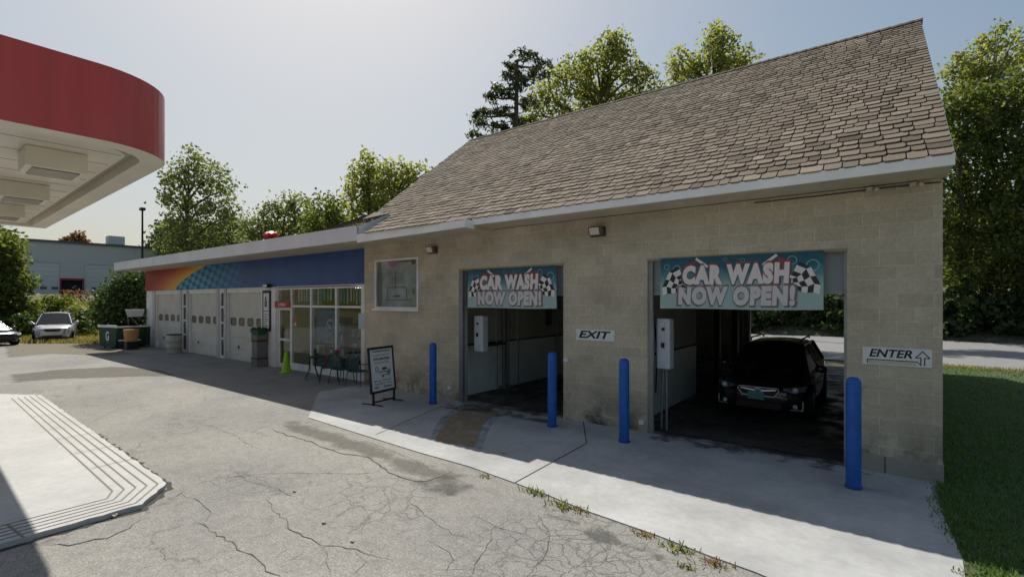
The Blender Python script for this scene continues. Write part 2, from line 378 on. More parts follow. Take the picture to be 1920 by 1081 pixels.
# faded painted arrow stripe leading into the left bay (yellow with blue edges)
def worn(name, col, lo=.42, hi=.66, k=.8):
    m, t, b, oc = newmat(name); g = N(t, 'NewGeometry').outputs['Position']; b.inputs['Base Color'].default_value = (*col, 1); b.inputs['Roughness'].default_value = .85
    t.links.new(mth(t, 'MULTIPLY', ramp(t, noise(t, g, 4, 7, .75), [(lo, 0.), (hi, 1.)]), k), b.inputs['Alpha']); return m
PY = worn('faded_yellow', (.26, .185, .085), .25, .6, .8); PB = worn('faded_teal', (.10, .20, .25), .38, .7, .7)
def strip2(mb, A, B, z, m=0):
    n = len(A); mb.mesh([(p[0], p[1], z) for p in A + B], [(i, n + i, n + i + 1, i + 1) for i in range(n - 1)], m)
L_ = [G(*p) for p in ((868, 757), (842, 772), (822, 790), (812, 808), (806, 826))]; L2 = [G(*p) for p in ((880, 760), (853, 776), (832, 794), (822, 811), (817, 829))]
R_ = [G(*p) for p in ((955, 764), (925, 778), (908, 795), (899, 815), (889, 840))]; R2 = [G(*p) for p in ((968, 768), (938, 782), (921, 798), (912, 818), (903, 845))]
pb = MB(); strip2(pb, L_, L2, .018, 1); strip2(pb, L2, R_, .018, 0); strip2(pb, R_, R2, .018, 1)
setting(pb.build('painted_lane_marking', [PY, PB]))
# concrete walk along the shop
setting(MB().prism([(-33.5, 7.35), (-27, 7.5), (-21, 7.42), (-16, 7.55), (-13.5, 7.9), (-12.3, 8.0), (-12.3, 9.3), (-33.5, 9.3)], -.02, .010).build('shop_walk', WALK))
# spilled crumbling asphalt, patch and seams on the lot
CRK = pm('crack_dark', (.07, .067, .06), .95)
cr = MB()
cracks = [[(508, 803), (530, 812), (548, 818), (585, 829), (610, 840), (650, 852), (668, 853), (690, 857), (705, 868), (722, 880), (745, 893), (770, 900), (800, 902), (830, 893), (848, 882)],
 [(380, 895), (440, 893), (500, 887), (570, 886), (640, 888), (700, 887), (720, 880)],
 [(290, 950), (310, 940), (340, 925), (360, 912)], [(85, 1022), (130, 1021), (200, 1008), (240, 990), (262, 975), (290, 963)],
 [(362, 975), (385, 990), (410, 1003), (440, 1022), (478, 1048), (500, 1070), (520, 1081), (540, 1100)],
 [(500, 930), (512, 955), (533, 973), (540, 990), (570, 1005), (605, 1020), (640, 1022), (665, 1030), (700, 1040), (740, 1048)],
 [(605, 1022), (612, 1050), (622, 1081)], [(665, 1030), (690, 1052), (660, 1075), (640, 1095)], [(340, 925), (372, 940), (392, 960), (385, 978)],
 [(620, 826), (650, 815), (640, 812), (618, 817), (608, 826)], [(680, 825), (720, 838), (760, 855), (790, 870), (815, 885)], [(790, 870), (770, 885), (748, 892)],
 [(0, 1022), (30, 1021), (60, 1016), (85, 1022)], [(1000, 1081), (1020, 1040), (1030, 1000), (1010, 960)], [(1030, 1000), (1075, 1010), (1120, 1010)], [(870, 960), (930, 985), (1000, 1010)],
 [(930, 985), (910, 1030), (880, 1081)], [(1120, 1010), (1140, 1050), (1170, 1081)], [(760, 930), (800, 970), (850, 1000), (900, 1015)], [(840, 1081), (850, 1040), (800, 1010)],
 [(230, 905), (250, 900), (262, 893)], [(180, 840), (215, 843), (232, 842)], [(350, 790), (400, 800), (440, 815), (480, 840)], [(430, 880), (470, 905), (520, 915), (560, 935)]]
for k, c in enumerate(cracks): ribbon(cr, [G(*p) for p in c], [.022, .008, .012, .022, .012, .010][k] if k < 6 else .007, .005, .014 if k == 0 else .016)
setting(cr.build('asphalt_cracks', CRK))
def patch(name, pts, col, z, scale=3, lo=.42, hi=.58, k=.85):
    """worn area whose edge breaks up: vertex value 0 at the rim, 1 inside, mixed with noise"""
    m, t, b, oc = newmat(name + '_mat'); g = N(t, 'NewGeometry').outputs['Position']; at2 = N(t, 'Attribute'); at2.attribute_name = 'rim'
    fine = noise(t, g, 55, 3, .7); t.links.new(mix(t, 1., col, ramp(t, fine, [(.3, .6), (.7, 1.45)]), 'MULTIPLY'), b.inputs['Base Color']); b.inputs['Roughness'].default_value = .95
    n = noise(t, g, scale, 7, .75); e = mth(t, 'ADD', mth(t, 'MULTIPLY', at2.outputs['Fac'], .55), mth(t, 'SUBTRACT', n, .28))
    a = mth(t, 'MULTIPLY', ramp(t, e, [(lo, 0.), (hi, 1.)]), k); t.links.new(a, b.inputs['Alpha'])
    P = [G(*p) for p in pts]; n_ = len(P); st_ = .13; fall = .45
    xs = [p[0] for p in P]; ys = [p[1] for p in P]; x0, y0 = min(xs), min(ys); nx, ny = int((max(xs) - x0) / st_) + 2, int((max(ys) - y0) / st_) + 2
    if nx * ny > 60000: st_ *= 2; nx //= 2; ny //= 2; nx += 1; ny += 1
    gx, gy = np.meshgrid(x0 + np.arange(nx) * st_, y0 + np.arange(ny) * st_); ins = np.zeros(gx.shape, bool); dd = np.full(gx.shape, 1e9)
    for a_, b_ in zip(P, P[1:] + P[:1]):
        ex, ey = b_[0] - a_[0], b_[1] - a_[1]; tt = np.clip(((gx - a_[0]) * ex + (gy - a_[1]) * ey) / (ex * ex + ey * ey + 1e-9), 0, 1)
        dd = np.minimum(dd, np.hypot(gx - a_[0] - tt * ex, gy - a_[1] - tt * ey))
        if abs(ey) > 1e-9: ins ^= ((a_[1] > gy) != (b_[1] > gy)) & (gx < ex * (gy - a_[1]) / ey + a_[0])
    val = np.where(ins, np.clip(dd / fall, 0, 1), 0.)
    fs = [(j_ * nx + i_, j_ * nx + i_ + 1, (j_ + 1) * nx + i_ + 1, (j_ + 1) * nx + i_) for j_ in range(ny - 1) for i_ in range(nx - 1) if val[j_:j_ + 2, i_:i_ + 2].max() > 0]
    me = bpy.data.meshes.new(name); me.from_pydata([(float(a), float(b), z) for a, b in zip(gx.ravel(), gy.ravel())], [], fs)
    at3 = me.attributes.new('rim', 'FLOAT', 'POINT'); at3.data.foreach_set('value', val.ravel().astype(np.float32)); me.materials.append(m)
    o = bpy.data.objects.new(name, me); C.objects.link(o); setting(o)
patch('asphalt_patch', [(578, 786), (700, 824), (800, 858), (900, 886), (930, 900), (850, 905), (790, 908), (735, 895), (700, 872), (650, 858), (590, 838), (510, 806), (520, 780)], (.135, .128, .108), .003, 2, .42, .62, .5)
patch('loose_gravel', [(680, 850), (730, 870), (790, 885), (850, 870), (930, 900), (940, 930), (850, 950), (760, 940), (700, 900)], (.06, .06, .058), .0035, 3, .6, .85, .6)
patch('broken_edge', [(930, 898), (1010, 925), (1090, 957), (1230, 1006), (1330, 1046), (1410, 1081), (1300, 1100), (1180, 1060), (1080, 1030), (980, 970)], (.10, .10, .09), .0035, 2.2, .55, .72, .7)
patch('stained_border', [(70, 735), (130, 740), (220, 810), (330, 890), (380, 930), (300, 960), (100, 1030), (0, 1060), (0, 1020), (262, 946), (316, 905), (180, 800)], (.14, .135, .12), .003, 1.6, .45, .68, .55)
patch('old_seam', [(0, 702), (120, 690), (230, 685), (320, 692), (360, 706), (250, 708), (100, 712), (0, 722)], (.13, .125, .10), .0032, 1.6, .5, .7, .55)
patch('dirt_verge', [(0, 650), (60, 640), (180, 636), (280, 660), (200, 668), (90, 664), (0, 672)], (.17, .15, .11), .003, .8, .45, .7, .8)

# fuel pad with grooves
pad = [(-18.4, -9), (-7.0, -9), (-7.07, 1.97), (-7.64, 2.41), (-17.3, 2.66), (-18.4, 2.05)]
def jag(poly, amp, step=.12):
    out = []
    for a, b in zip(poly, poly[1:] + poly[:1]):
        n = max(1, int(math.dist(a, b) / step))
        for i in range(n): f_ = i / n; out.append((a[0] + (b[0] - a[0]) * f_ + random.uniform(-amp, amp * .3), a[1] + (b[1] - a[1]) * f_ + random.uniform(-amp, amp * .3)))
    return out
setting(MB().prism(jag(pad, .022), -.02, .062).build('concrete_fuel_pad', PAD))
ed = MB(); ribbon(ed, [(-6.97, -3), (-7.04, 1.99), (-7.62, 2.44), (-12, 2.55)], .09, .0042, .02); setting(ed.build('pad_edge_dirt', pm('edge_dirt', (.05, .046, .038), .95)))
gr = MB()
for d in (.10, .21, .32, .43, .54):
    ribbon(gr, [(-7.0 - d, -9), (-7.07 - d, 1.97 - d * .4), (-7.64 - d * .4, 2.41 - d), (-17.3, 2.66 - d)], .020, .066)
for x in (-9.2, -10.3, -11.6, -14.2): ribbon(gr, [(x, 2.44 - (x + 7.64) * .022), (x + .05, 1.9 - (x + 7.64) * .022)], .014, .0665)
ribbon(gr, [(-7.06, .95), (-7.58, .9)], .02, .0665)
setting(gr.build('fuel_pad_grooves', pm('groove_dirt', (.20, .18, .15), .95)))

# ================================================================== CAR WASH BUILDING
YF = 8.85; XL, XR = -12.24, .64; YB = 22.7
WASH = thing('car_wash_building', 'tan concrete block car wash with steep brown shingle roof and two open drive-through bays', 'building', (-5.8, YF, 0))
def wall_y(mb, x0, x1, z0, z1, holes, y0, y1, m=0):   # wall in the xz plane, holes (xa,xb,za,zb)
    xs = sorted({x0, x1} | {h for q in holes for h in q[:2]}); zs = sorted({z0, z1} | {h for q in holes for h in q[2:]})
    def solid(i, j):
        if i < 0 or j < 0 or i >= len(xs) - 1 or j >= len(zs) - 1: return False
        cx = (xs[i] + xs[i + 1]) / 2; cz = (zs[j] + zs[j + 1]) / 2
        return not any(a < cx < b and c < cz < d for a, b, c, d in holes)
    for i in range(len(xs) - 1):
        for j in range(len(zs) - 1):
            if not solid(i, j): continue
            a, b, c, d = xs[i], xs[i + 1], zs[j], zs[j + 1]
            mb.face([(a, y0, c), (b, y0, c), (b, y0, d), (a, y0, d)], m); mb.face([(a, y1, c), (a, y1, d), (b, y1, d), (b, y1, c)], m)
            if not solid(i - 1, j): mb.face([(a, y0, c), (a, y0, d), (a, y1, d), (a, y1, c)], m)
            if not solid(i + 1, j): mb.face([(b, y0, c), (b, y1, c), (b, y1, d), (b, y0, d)], m)
            if not solid(i, j - 1): mb.face([(a, y0, c), (a, y1, c), (b, y1, c), (b, y0, c)], m)
            if not solid(i, j + 1): mb.face([(a, y0, d), (b, y0, d), (b, y1, d), (a, y1, d)], m)
B1 = (-8.40, -5.38, 0, 3.28); B2 = (-3.54, -.44, 0, 3.28); WN = (-11.72, -9.87, 2.27, 3.66)
wb = MB()
wall_y(wb, XL, XR, 0, 4.16, [B1, B2, WN], YF, YF + .3)
wall_y(wb, XL, XR, 0, 3.9, [(-4.5, -.5, 0, 3.2)], YB - .25, YB)
RZ, RY, EZ, EY = 9.15, 15.1, 4.33, 8.15; SL = (RZ - EZ) / (RY - EY)
for x0, x1 in ((XL, XL + .25), (XR - .25, XR)):
    zz = lambda y: RZ - .22 - abs(y - RY) * SL
    poly = [(YF + .3, 0), (YB - .25, 0), (YB - .25, zz(YB)), (RY, RZ - .22), (YF + .3, zz(YF) + .1)]
    n = 5; vs = [(x0, y, z) for y, z in poly] + [(x1, y, z) for y, z in poly]
    wb.mesh(vs, [(0, 4, 3, 2, 1), (5, 6, 7, 8, 9)] + [(i, (i + 1) % n, n + (i + 1) % n, n + i) for i in range(n)])
o = wb.build('wall', BLOCK, WASH)
PL = concrete_mat('plinth_block', (.33, .31, .26))
pl = MB().box(-.42, XR + .012, YF - .012, YF, 0, .26)
pl.box(XR, XR + .012, YF, YF + 3, 0, .26)
pl.build('plinth', PL, WASH)
MB().box(-.012 + .02, .02, YF - .0145, YF - .012, 0, .26).build('plinth_joint', JOINT, WASH)

# roof: shingles laid one by one over a dark deck
def roofP(x, v):
    y = EY - .04 + v * (RY - EY + .04); z = EZ + v * (RZ - EZ)
    if x < -7.26 and v < .22:
        bl_ = min(1, (-7.26 - x) / .9); k = (1 - v / .22) ** 2 * bl_ * bl_ * (3 - 2 * bl_); y -= .30 * k; z -= .06 * k
    return Vector((x, y, z))
def xleft(v):
    pts = [(0, -10.75), (.11, -11.15), (.175, -12.4), (1, -13.75)]
    for (a, xa), (b, xb) in zip(pts, pts[1:]):
        if v <= b: return xa + (xb - xa) * (v - a) / (b - a)
    return pts[-1][1]
XRR = .70
RN = Vector((0, -SL, 1)).normalized()
dk = MB(); nv = 24
for i in range(nv):
    v0, v1 = i / nv, (i + 1) / nv
    for a, b in ((None, -7.26), (-7.26, XRR)):
        e = 1e-3
        p = [(xleft(v0) if a is None else a + e), (xleft(v1) if a is None else a + e)]
        bx = b - (e if a is None else 0)
        dk.face([roofP(p[0], v0), roofP(bx, v0), roofP(bx, v1), roofP(p[1], v1)])
ROOF = dk.build('roof', pm('roof_deck', (.02, .018, .016), .95), WASH)
sh = MB(); rows = 43
for r in range(rows):
    v0 = r / rows; v1 = min(1, (r + 1.12) / rows); vm = (r + 1) / rows
    x = xleft(v0) + .0 - random.random() * .2 + .15; x = max(x, xleft(v0))
    while x < XRR - .03:
        w = random.choice((.16, .19, .22, .25, .29)) ; x2 = min(x + w, XRR)
        if XRR - x2 < .1: x2 = XRR
        if x < -7.26 < x2: x2 = -7.262
        xa, xb = x + .008, x2 - .008; tb = random.uniform(.018, .030); dv = random.uniform(-.09, .09) / rows
        if random.random() < .3: dv -= .14 / rows
        vv0 = max(v0 + dv, -.008) if r else -.006
        xt0 = max(xa, xleft(min(1, v1))) if xa < xleft(v1) else xa
        P = [roofP(xa, vv0), roofP(xb, vv0), roofP(xb, v1), roofP(xt0, v1)]
        if xb - xt0 > .02:
            cc_ = min(.03, (xb - xa) * .25); vc = min(v1, vv0 + .16 / rows)      # worn, rounded lower corners
            top = [roofP(xa + cc_, vv0) + RN * tb, roofP(xb - cc_, vv0) + RN * tb, roofP(xb, vc) + RN * tb * .95, P[2] + RN * .004, P[3] + RN * .004, roofP(xa, vc) + RN * tb * .95]
            bot = [p - RN * (tb - .001) if k_ in (0, 1, 2, 5) else p for k_, p in enumerate(top)]
            a = min(1, max(.02, random.gauss(.5, .17)))
            sh.mesh(top + bot, [(0, 1, 2, 3, 4, 5), (6, 7, 1, 0), (7, 8, 2, 1), (8, 9, 3, 2), (6, 0, 5, 11), (11, 5, 4, 10)], 0, a=a)
        x = x2 + (.0025 if x2 == -7.262 else 0)
        if x2 == -7.262: x = -7.258
sh.build('shingles', SHING, ROOF)
ds = MB(); bz = RZ - (23.4 - RY) * SL
ds.face([(xleft(1), RY, RZ - .01), (XRR, RY, RZ - .01), (XRR, 23.4, bz), (-13.75, 23.4, bz)], a=.45)
ds.face([(-13.75, 23.4, bz - .12), (XRR, 23.4, bz - .12), (XRR, RY, RZ - .13), (-13.75, RY, RZ - .13)], a=.45)
ds.build('rear_slope', SHING, ROOF)
rc = MB(); x = xleft(1)
while x < XRR:
    x2 = min(x + .22, XRR + .02); z0 = RZ + .035; dz = .014
    for sgn in (-1, 1):
        rc.face([(x, RY, z0), (x2 + .02, RY, z0 + dz), (x2 + .02, RY + sgn * .16, z0 + dz - .16 * SL), (x, RY + sgn * .16, z0 - .16 * SL)][::sgn], a=random.uniform(.01, .12))
    x = x2
rc.build('ridge_cap', SHING, ROOF)
# fascia, soffit, rake boards
fb = MB()
fb.box(-7.255, XRR - .0, EY - .075, EY - .035, 4.17, 4.315)
fb.box(-7.262, -7.255 + .03, 7.80, EY - .04, 4.09, 4.27)
fb.mesh([(-11.1, 7.79, 4.03), (-7.262, 7.80, 4.09), (-7.262, 7.80, 4.25), (-10.75, 7.79, 4.25), (-11.1, 7.79, 4.25),
         (-11.1, 7.83, 4.03), (-7.262, 7.84, 4.09), (-7.262, 7.84, 4.25), (-10.75, 7.83, 4.25), (-11.1, 7.83, 4.25)],
        [(0, 1, 2, 3, 4), (9, 8, 7, 6, 5), (0, 5, 6, 1), (1, 6, 7, 2), (2, 7, 8, 3), (3, 8, 9, 4), (4, 9, 5, 0)])
recalc(fb.build('fascia', TRIM, WASH))
MB().box(-7.25, XRR - .02, EY - .035, YF, 4.17, 4.19).box(-12.2, -7.26, 7.85, YF, 4.10, 4.12).box(-7.262, -7.25, EY - .03, YF, 4.10, 4.19).build('soffit', SOFF, WASH)
rk = MB()
for s in (XRR,):
    rk.mesh([(s, EY - .07, 4.17), (s, EY - .07, 4.31), (s, RY, RZ + .0), (s, RY, RZ - .16), (s - .03, EY - .07, 4.17), (s - .03, EY - .07, 4.31), (s - .03, RY, RZ), (s - .03, RY, RZ - .16)],
            [(0, 3, 2, 1), (4, 5, 6, 7), (0, 4, 7, 3), (1, 2, 6, 5), (0, 1, 5, 4)])
recalc(rk.build('rake_board', TRIM, WASH))
# moulding line under soffit right part
MB().tube([(-1.7, YF - .02, 4.11), (-.8, YF - .02, 4.105), (.1, YF - .02, 4.12), (.62, YF - .02, 4.11)], .008, 5).build('cable', DARK, WASH)

# bays: frames, doors, interior
for (x0, x1, z0, z1), wl in ((B1, .14), (B2, .07)):
    fr = MB()
    fr.box(x0, x0 + wl, YF + .08, YF + .16, 0, z1); fr.box(x1 - .04, x1, YF + .08, YF + .16, 0, z1)
    fr.box(x0 + wl, x1 - .04, YF + .08, YF + .16, z1 - .05, z1)
    fr.build('bay_frame', pm('frame_grey', (.34, .35, .34), .5, .2, var=(4, .15)), WASH)
MB().box(B1[0], B1[0] + .13, YF - .004, YF + .078, 0, 3.26).build('corner_guard', GREYM, WASH)
for q in (B1, B2): MB().box(q[0] - .02, q[1] + .02, YF - .006, YF + .02, 3.245, 3.285).build('lintel_trim', pm('lintel_tan', (.34, .29, .19), .7, var=(5, .2)), WASH)
for x0, x1 in ((B1[0] + .14, B1[1] - .04), (B2[0] + .07, B2[1] - .04)):
    d = MB()
    d.box(x0, x1, YF + .17, YF + .21, 2.66, 3.23)
    d.box(x0, x1, YF + .155, YF + .215, 2.60, 2.66)
    d.build('rollup_door', pm('rollup_door_grey', (.33, .36, .36), .45, var=(1, .12)), WASH)
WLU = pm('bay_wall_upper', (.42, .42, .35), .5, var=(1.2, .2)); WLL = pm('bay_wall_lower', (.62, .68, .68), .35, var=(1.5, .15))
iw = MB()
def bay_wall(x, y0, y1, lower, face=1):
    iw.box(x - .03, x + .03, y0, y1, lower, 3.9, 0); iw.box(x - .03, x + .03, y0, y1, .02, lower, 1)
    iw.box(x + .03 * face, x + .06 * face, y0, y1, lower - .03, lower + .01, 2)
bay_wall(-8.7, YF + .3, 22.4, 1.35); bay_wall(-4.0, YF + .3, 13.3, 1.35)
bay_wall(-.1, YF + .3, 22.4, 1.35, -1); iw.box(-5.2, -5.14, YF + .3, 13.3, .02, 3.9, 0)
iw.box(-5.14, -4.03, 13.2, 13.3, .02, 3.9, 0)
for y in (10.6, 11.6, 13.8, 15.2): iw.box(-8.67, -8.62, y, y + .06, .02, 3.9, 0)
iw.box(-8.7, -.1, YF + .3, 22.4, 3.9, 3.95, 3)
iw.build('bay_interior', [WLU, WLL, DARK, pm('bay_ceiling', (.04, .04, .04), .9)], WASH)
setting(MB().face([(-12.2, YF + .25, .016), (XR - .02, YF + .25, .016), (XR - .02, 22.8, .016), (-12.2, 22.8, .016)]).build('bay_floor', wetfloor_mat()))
WET = bpy.data.materials.new('wet_stain'); WET.use_nodes = True; t = WET.node_tree; b = t.nodes['Principled BSDF']; b.inputs['Base Color'].default_value = (.03, .028, .026, 1); b.inputs['Roughness'].default_value = .3
g = N(t, 'NewGeometry').outputs['Position']; t.links.new(ramp(t, noise(t, g, 1.7, 5, .7), [(.45, 0.), (.56, .55)]), b.inputs['Alpha'])
setting(MB().face([(-8.3, 8.0, .021), (-5.4, 8.3, .021), (-5.4, 9.15, .021), (-8.3, 9.15, .021)]).build('wet_patch', WET))
setting(MB().face([(-3.4, 8.45, .021), (-.5, 8.5, .021), (-.5, 9.12, .021), (-3.4, 9.12, .021)]).build('wet_threshold', WET))

# steel post frame inside right bay and hoses
gp = thing('wash_gantry', 'dark steel wash gantry frame standing in the right bay behind the car', 'wash gantry', (-2.2, 15.5, 0))
for nm, x in (('post', -4.05), ('post', -3.55), ('post', -.5)):
    MB().box(x, x + .16, 15.3, 15.46, .016, 3.3).build(nm, DARK, gp)
MB().box(-4.05, -.34, 15.28, 15.48, 3.3, 3.5).build('crossbeam', DARK, gp)
MB().tube([(-3.3, 15.4, 3.3), (-3.25, 15.35, 2.0), (-3.28, 15.3, .6)], .07, 8).tube([(-3.1, 15.4, 3.3), (-3.12, 15.3, 1.2)], .05, 8).build('spray_pipe', GREYM, gp)
hz = thing('air_hose', 'black hose hanging in loops on the left wall of the right bay', 'hose', (-3.95, 11.2, 1.2))
MB().tube([(-3.93, 10.9, 2.75), (-3.9, 11.1, 2.55), (-3.9, 11.4, 2.5), (-3.9, 11.7, 2.6), (-3.93, 11.85, 2.8)], .03, 8).build('loop', BLACK, hz)
MB().tube([(-3.93, 10.2, 2.2), (-3.88, 10.25, 1.4), (-3.93, 10.3, .5)], .018, 6).build('drop_hose', BLACK, hz)
hz2 = thing('wall_hook', 'small dark bracket with a coiled hose on the back of the left bay wall', 'bracket', (-8.65, 13.3, 1.8))
MB().box(-8.66, -8.6, 13.2, 13.45, 1.7, 2.25).build('bracket_plate', BLACK, hz2)
MB().tube([(-8.6, 12.6, 2.85), (-8.55, 12.9, 2.6), (-8.55, 13.4, 2.55), (-8.6, 14.0, 2.75)], .035, 8).build('coil', BLACK, hz2)
# pipe run in the left bay
pr = thing('water_pipe', 'grey pipe stand with a horizontal run along the left wall of the left bay', 'pipe', (-8.6, 10.6, 0))
MB().tube([(-8.55, 10.85, .1), (-8.55, 10.85, 3.6)], .05, 8).tube([(-8.5, 10.98, .1), (-8.5, 10.98, 3.0)], .03, 8).build('riser', GREYM, pr)
MB().box(-8.62, -8.4, 10.75, 11.08, .016, .10).build('foot', GREYM, pr)
MB().box(-8.6, -8.35, 9.9, 10.7, 1.28, 1.33).build('shelf', DARK, pr)

def control_box(x, y, z0, z1, w, d, lab, pipe):
    t = thing('control_box', lab, 'control box', (x, y, z0), group='wash control boxes inside the bay doors')
    MB().box(x, x + w, y, y + d, z0, z1, bev=.03).build('housing', pm('box_white', (.52, .56, .60), .4, var=(3, .1)), t)
    MB().box(x + .04, x + w * .6, y - .012, y - .001, z0 + .07, z1 - .07, bev=.004).build('lid', pm('box_white', (0, 0, 0)), t)
    MB().box(x + .10, x + .16, y - .03, y - .013, z0 + (z1 - z0) * .42, z0 + (z1 - z0) * .52).build('latch', BLACK, t)
    MB().lathe([(.03, -.02), (.03, 0)], (x + .14, y - .012, z1 - .2), 10, axis='y').build('dial', BLACK, t)
    if pipe: MB().tube([(x + w * .6, y + d / 2, z0), (x + w * .6, y + d / 2, .03)], .025, 8).tube([(x + w * .35, y + d / 2, z0), (x + w * .2, y + d / 2, .03)], .02, 8).build('conduit', GREYM, t)
control_box(-8.22, 9.2, 1.22, 2.12, .3, .22, 'white upright control box hanging inside the EXIT bay doorway', False)
control_box(-3.46, 9.1, 1.20, 2.16, .26, .24, 'white upright control box on pipes inside the bay with the car', True)

# window with faded poster
wp = MB(); x0, x1, z0, z1 = WN
wp.box(x0, x1, YF - .03, YF + .06, z1 - .05, z1); wp.box(x0, x1, YF - .03, YF + .06, z0, z0 + .05)
wp.box(x0, x0 + .05, YF - .03, YF + .06, z0 + .05, z1 - .05); wp.box(x1 - .05, x1, YF - .03, YF + .06, z0 + .05, z1 - .05)
win = wp.build('window', WHITE, WASH)
MB().box(x0 - .08, x1 + .04, YF - .07, YF + .0, z0 - .06, z0 - .002).build('sill', WHITE, win)
m, t, b, oc = newmat('faded_window_film'); g = N(t, 'NewGeometry').outputs['Position']; sp = N(t, 'SeparateXYZ'); t.links.new(g, sp.inputs[0])
c = ramp(t, noise(t, g, 2.2, 5, .6), [(.3, (.16, .19, .18)), (.55, (.27, .31, .29)), (.75, (.36, .38, .37))])
def blob(cx, cz, rx, rz, col, c, k=.8):
    dx = mth(t, 'DIVIDE', mth(t, 'SUBTRACT', sp.outputs[0], cx), rx); dz = mth(t, 'DIVIDE', mth(t, 'SUBTRACT', sp.outputs[2], cz), rz)
    d = mth(t, 'ADD', mth(t, 'MULTIPLY', dx, dx), mth(t, 'MULTIPLY', dz, dz)); d = mth(t, 'ADD', d, mth(t, 'MULTIPLY', noise(t, g, 6, 3), .6))
    return mix(t, mth(t, 'MULTIPLY', ramp(t, d, [(.7, 1.), (1.3, 0.)]), k), c, col)
c = blob(-11.55, 2.9, .18, 1., (.07, .085, .09), c); c = blob(-10.95, 3.55, .3, .16, (.28, .10, .16), c); c = blob(-10.1, 3.55, .12, .12, (.02, .03, .01), c)
c = blob(-10.45, 3.58, .45, .05, (.09, .08, .09), c); c = blob(-10.1, 2.75, .1, .14, (.10, .16, .07), c); c = blob(-10.2, 2.5, .12, .1, (.22, .24, .08), c); c = blob(-10.8, 2.62, .25, .05, (.07, .08, .09), c)
t.links.new(c, b.inputs['Base Color']); b.inputs['Roughness'].default_value = .25
MB().box(x0 + .05, x1 - .05, YF + .02, YF + .03, z0 + .05, z1 - .05).build('poster_pane', m, win)
# drawn picture on the film: a car on a lift column
pi = MB(); yy = YF + .017
pi.box(-10.86, -10.83, yy, yy + .002, 2.85, 3.35); pi.box(-11.2, -10.42, yy, yy + .002, 2.85, 2.88)
pi.box(-11.3, -10.2, yy, yy + .002, 2.50, 2.53); pi.box(-11.2, -11.17, yy, yy + .002, 2.53, 2.85); pi.box(-10.4, -10.37, yy, yy + .002, 2.53, 2.85)
for k in range(5): pi.box(-11.15, -10.5, yy, yy + .002, 2.98 + k * .07, 2.995 + k * .07)
pi.build('picture', pm('faded_print', (.10, .12, .14), .6), win)

# floodlights, cameras
def flood(x, z, lab, s=1.):
    t = thing('wall_light', lab, 'wall light', (x, YF, z), group='box floodlights on the block wall')
    v = [(-.15, 0, .09), (.15, 0, .09), (.15, 0, -.09), (-.15, 0, -.09), (-.15, -.16, .09), (.15, -.16, .09), (.15, -.10, -.07), (-.15, -.10, -.07)]
    o = MB().mesh([(x + a * s, YF + b * s, z + c * s) for a, b, c in v], [(3, 2, 1, 0), (0, 1, 5, 4), (4, 5, 6, 7), (1, 2, 6, 5), (3, 0, 4, 7), (2, 3, 7, 6)]).build('housing', pm('bronze', (.085, .07, .055), .5, .3), t); recalc(o)
    MB().mesh([(x + a * s, YF + b * s, z + c * s) for a, b, c in [(-.13, -.163, .07), (.07, -.163, .07), (.07, -.108, -.06), (-.13, -.108, -.06)]], [(0, 3, 2, 1)]).build('lens', pm('lens', (.6, .57, .5), .3), t)
flood(-9.3, 3.80, 'small bronze box floodlight above the poster window')
flood(-4.55, 3.87, 'bronze box floodlight between the two bay doors near the eave', 1.05)
for i, (x, lab) in enumerate(((-.16, 'small twin-head fixture under the eave, nearer the right bay'), (.33, 'small twin-head fixture under the eave, nearer the building corner'))):
    t = thing('spot_light', lab, 'spotlight', (x, YF - .04, 4.11), group='small spot fixtures under the right eave')
    MB().lathe([(.045, 0), (.045, .05)], (x, YF - .05, 4.09), 12).build('mount', SOFF, t)
    MB().lathe([(.02, -.09), (.035, -.03), (.03, 0)], (x + .08, YF - .07, 4.09), 10, axis='y').tube([(x, YF - .05, 4.09), (x - .1, YF - .05, 4.075), (x - .2, YF - .04, 4.09)], .007, 5).build('lamp_head', SOFF, t)
def sensor(x, z, lab, y=YF):
    t = thing('sensor_box', lab, 'sensor', (x, y, z), group='small white sensors beside the bay doors')
    MB().box(x, x + .10, y - .09, y - .02, z, z + .075, bev=.01).build('housing', SIGNW, t)
    MB().box(x + .03, x + .06, y - .02, y, z + .02, z + .05).build('bracket', GREYM, t)
sensor(-5.33, 1.22, 'small white sensor at the right edge of the EXIT bay'); sensor(-3.68, .17, 'small white sensor low on the pier left of the car bay')
sensor(-.36, 1.18, 'small white sensor behind the rightmost bollard'); sensor(-8.72, .27, 'small white sensor low beside the left edge of the EXIT bay')

# bollards
def bollard_at(x, y, lab):
    t = thing('bollard', lab, 'bollard', (x, y, 0), group='blue steel bollards guarding the bays')
    return t
bpos = [((-8.66, 8.22), 'blue bollard nearest the sandwich board'), ((-5.22, 8.16), 'blue bollard at the right side of the EXIT bay'), ((-3.64, 8.04), 'blue bollard at the left side of the car bay'), ((-.32, 7.92), 'closest and tallest-looking blue bollard, below the ENTER sign')]
b0 = None
for (x, y), lab in bpos:
    if b0 is None:
        b0 = bollard_at(x, y, lab); r = .088
        MB().lathe([(r, 0), (r, 1.37), (r * .96, 1.41), (r * .8, 1.445), (r * .5, 1.465), (0, 1.47)], (0, 0, .014), 28).build('post', BLUEP, b0, local=True)
        MB().lathe([(r + .012, 0), (r + .010, .03), (r, .04)], (0, 0, .014), 28).build('base_collar', pm('blue_dark', (.01, .05, .2), .6), b0, local=True)
    else:
        c = copy_tree(b0); c.location = (x, y, 0); c['label'] = lab

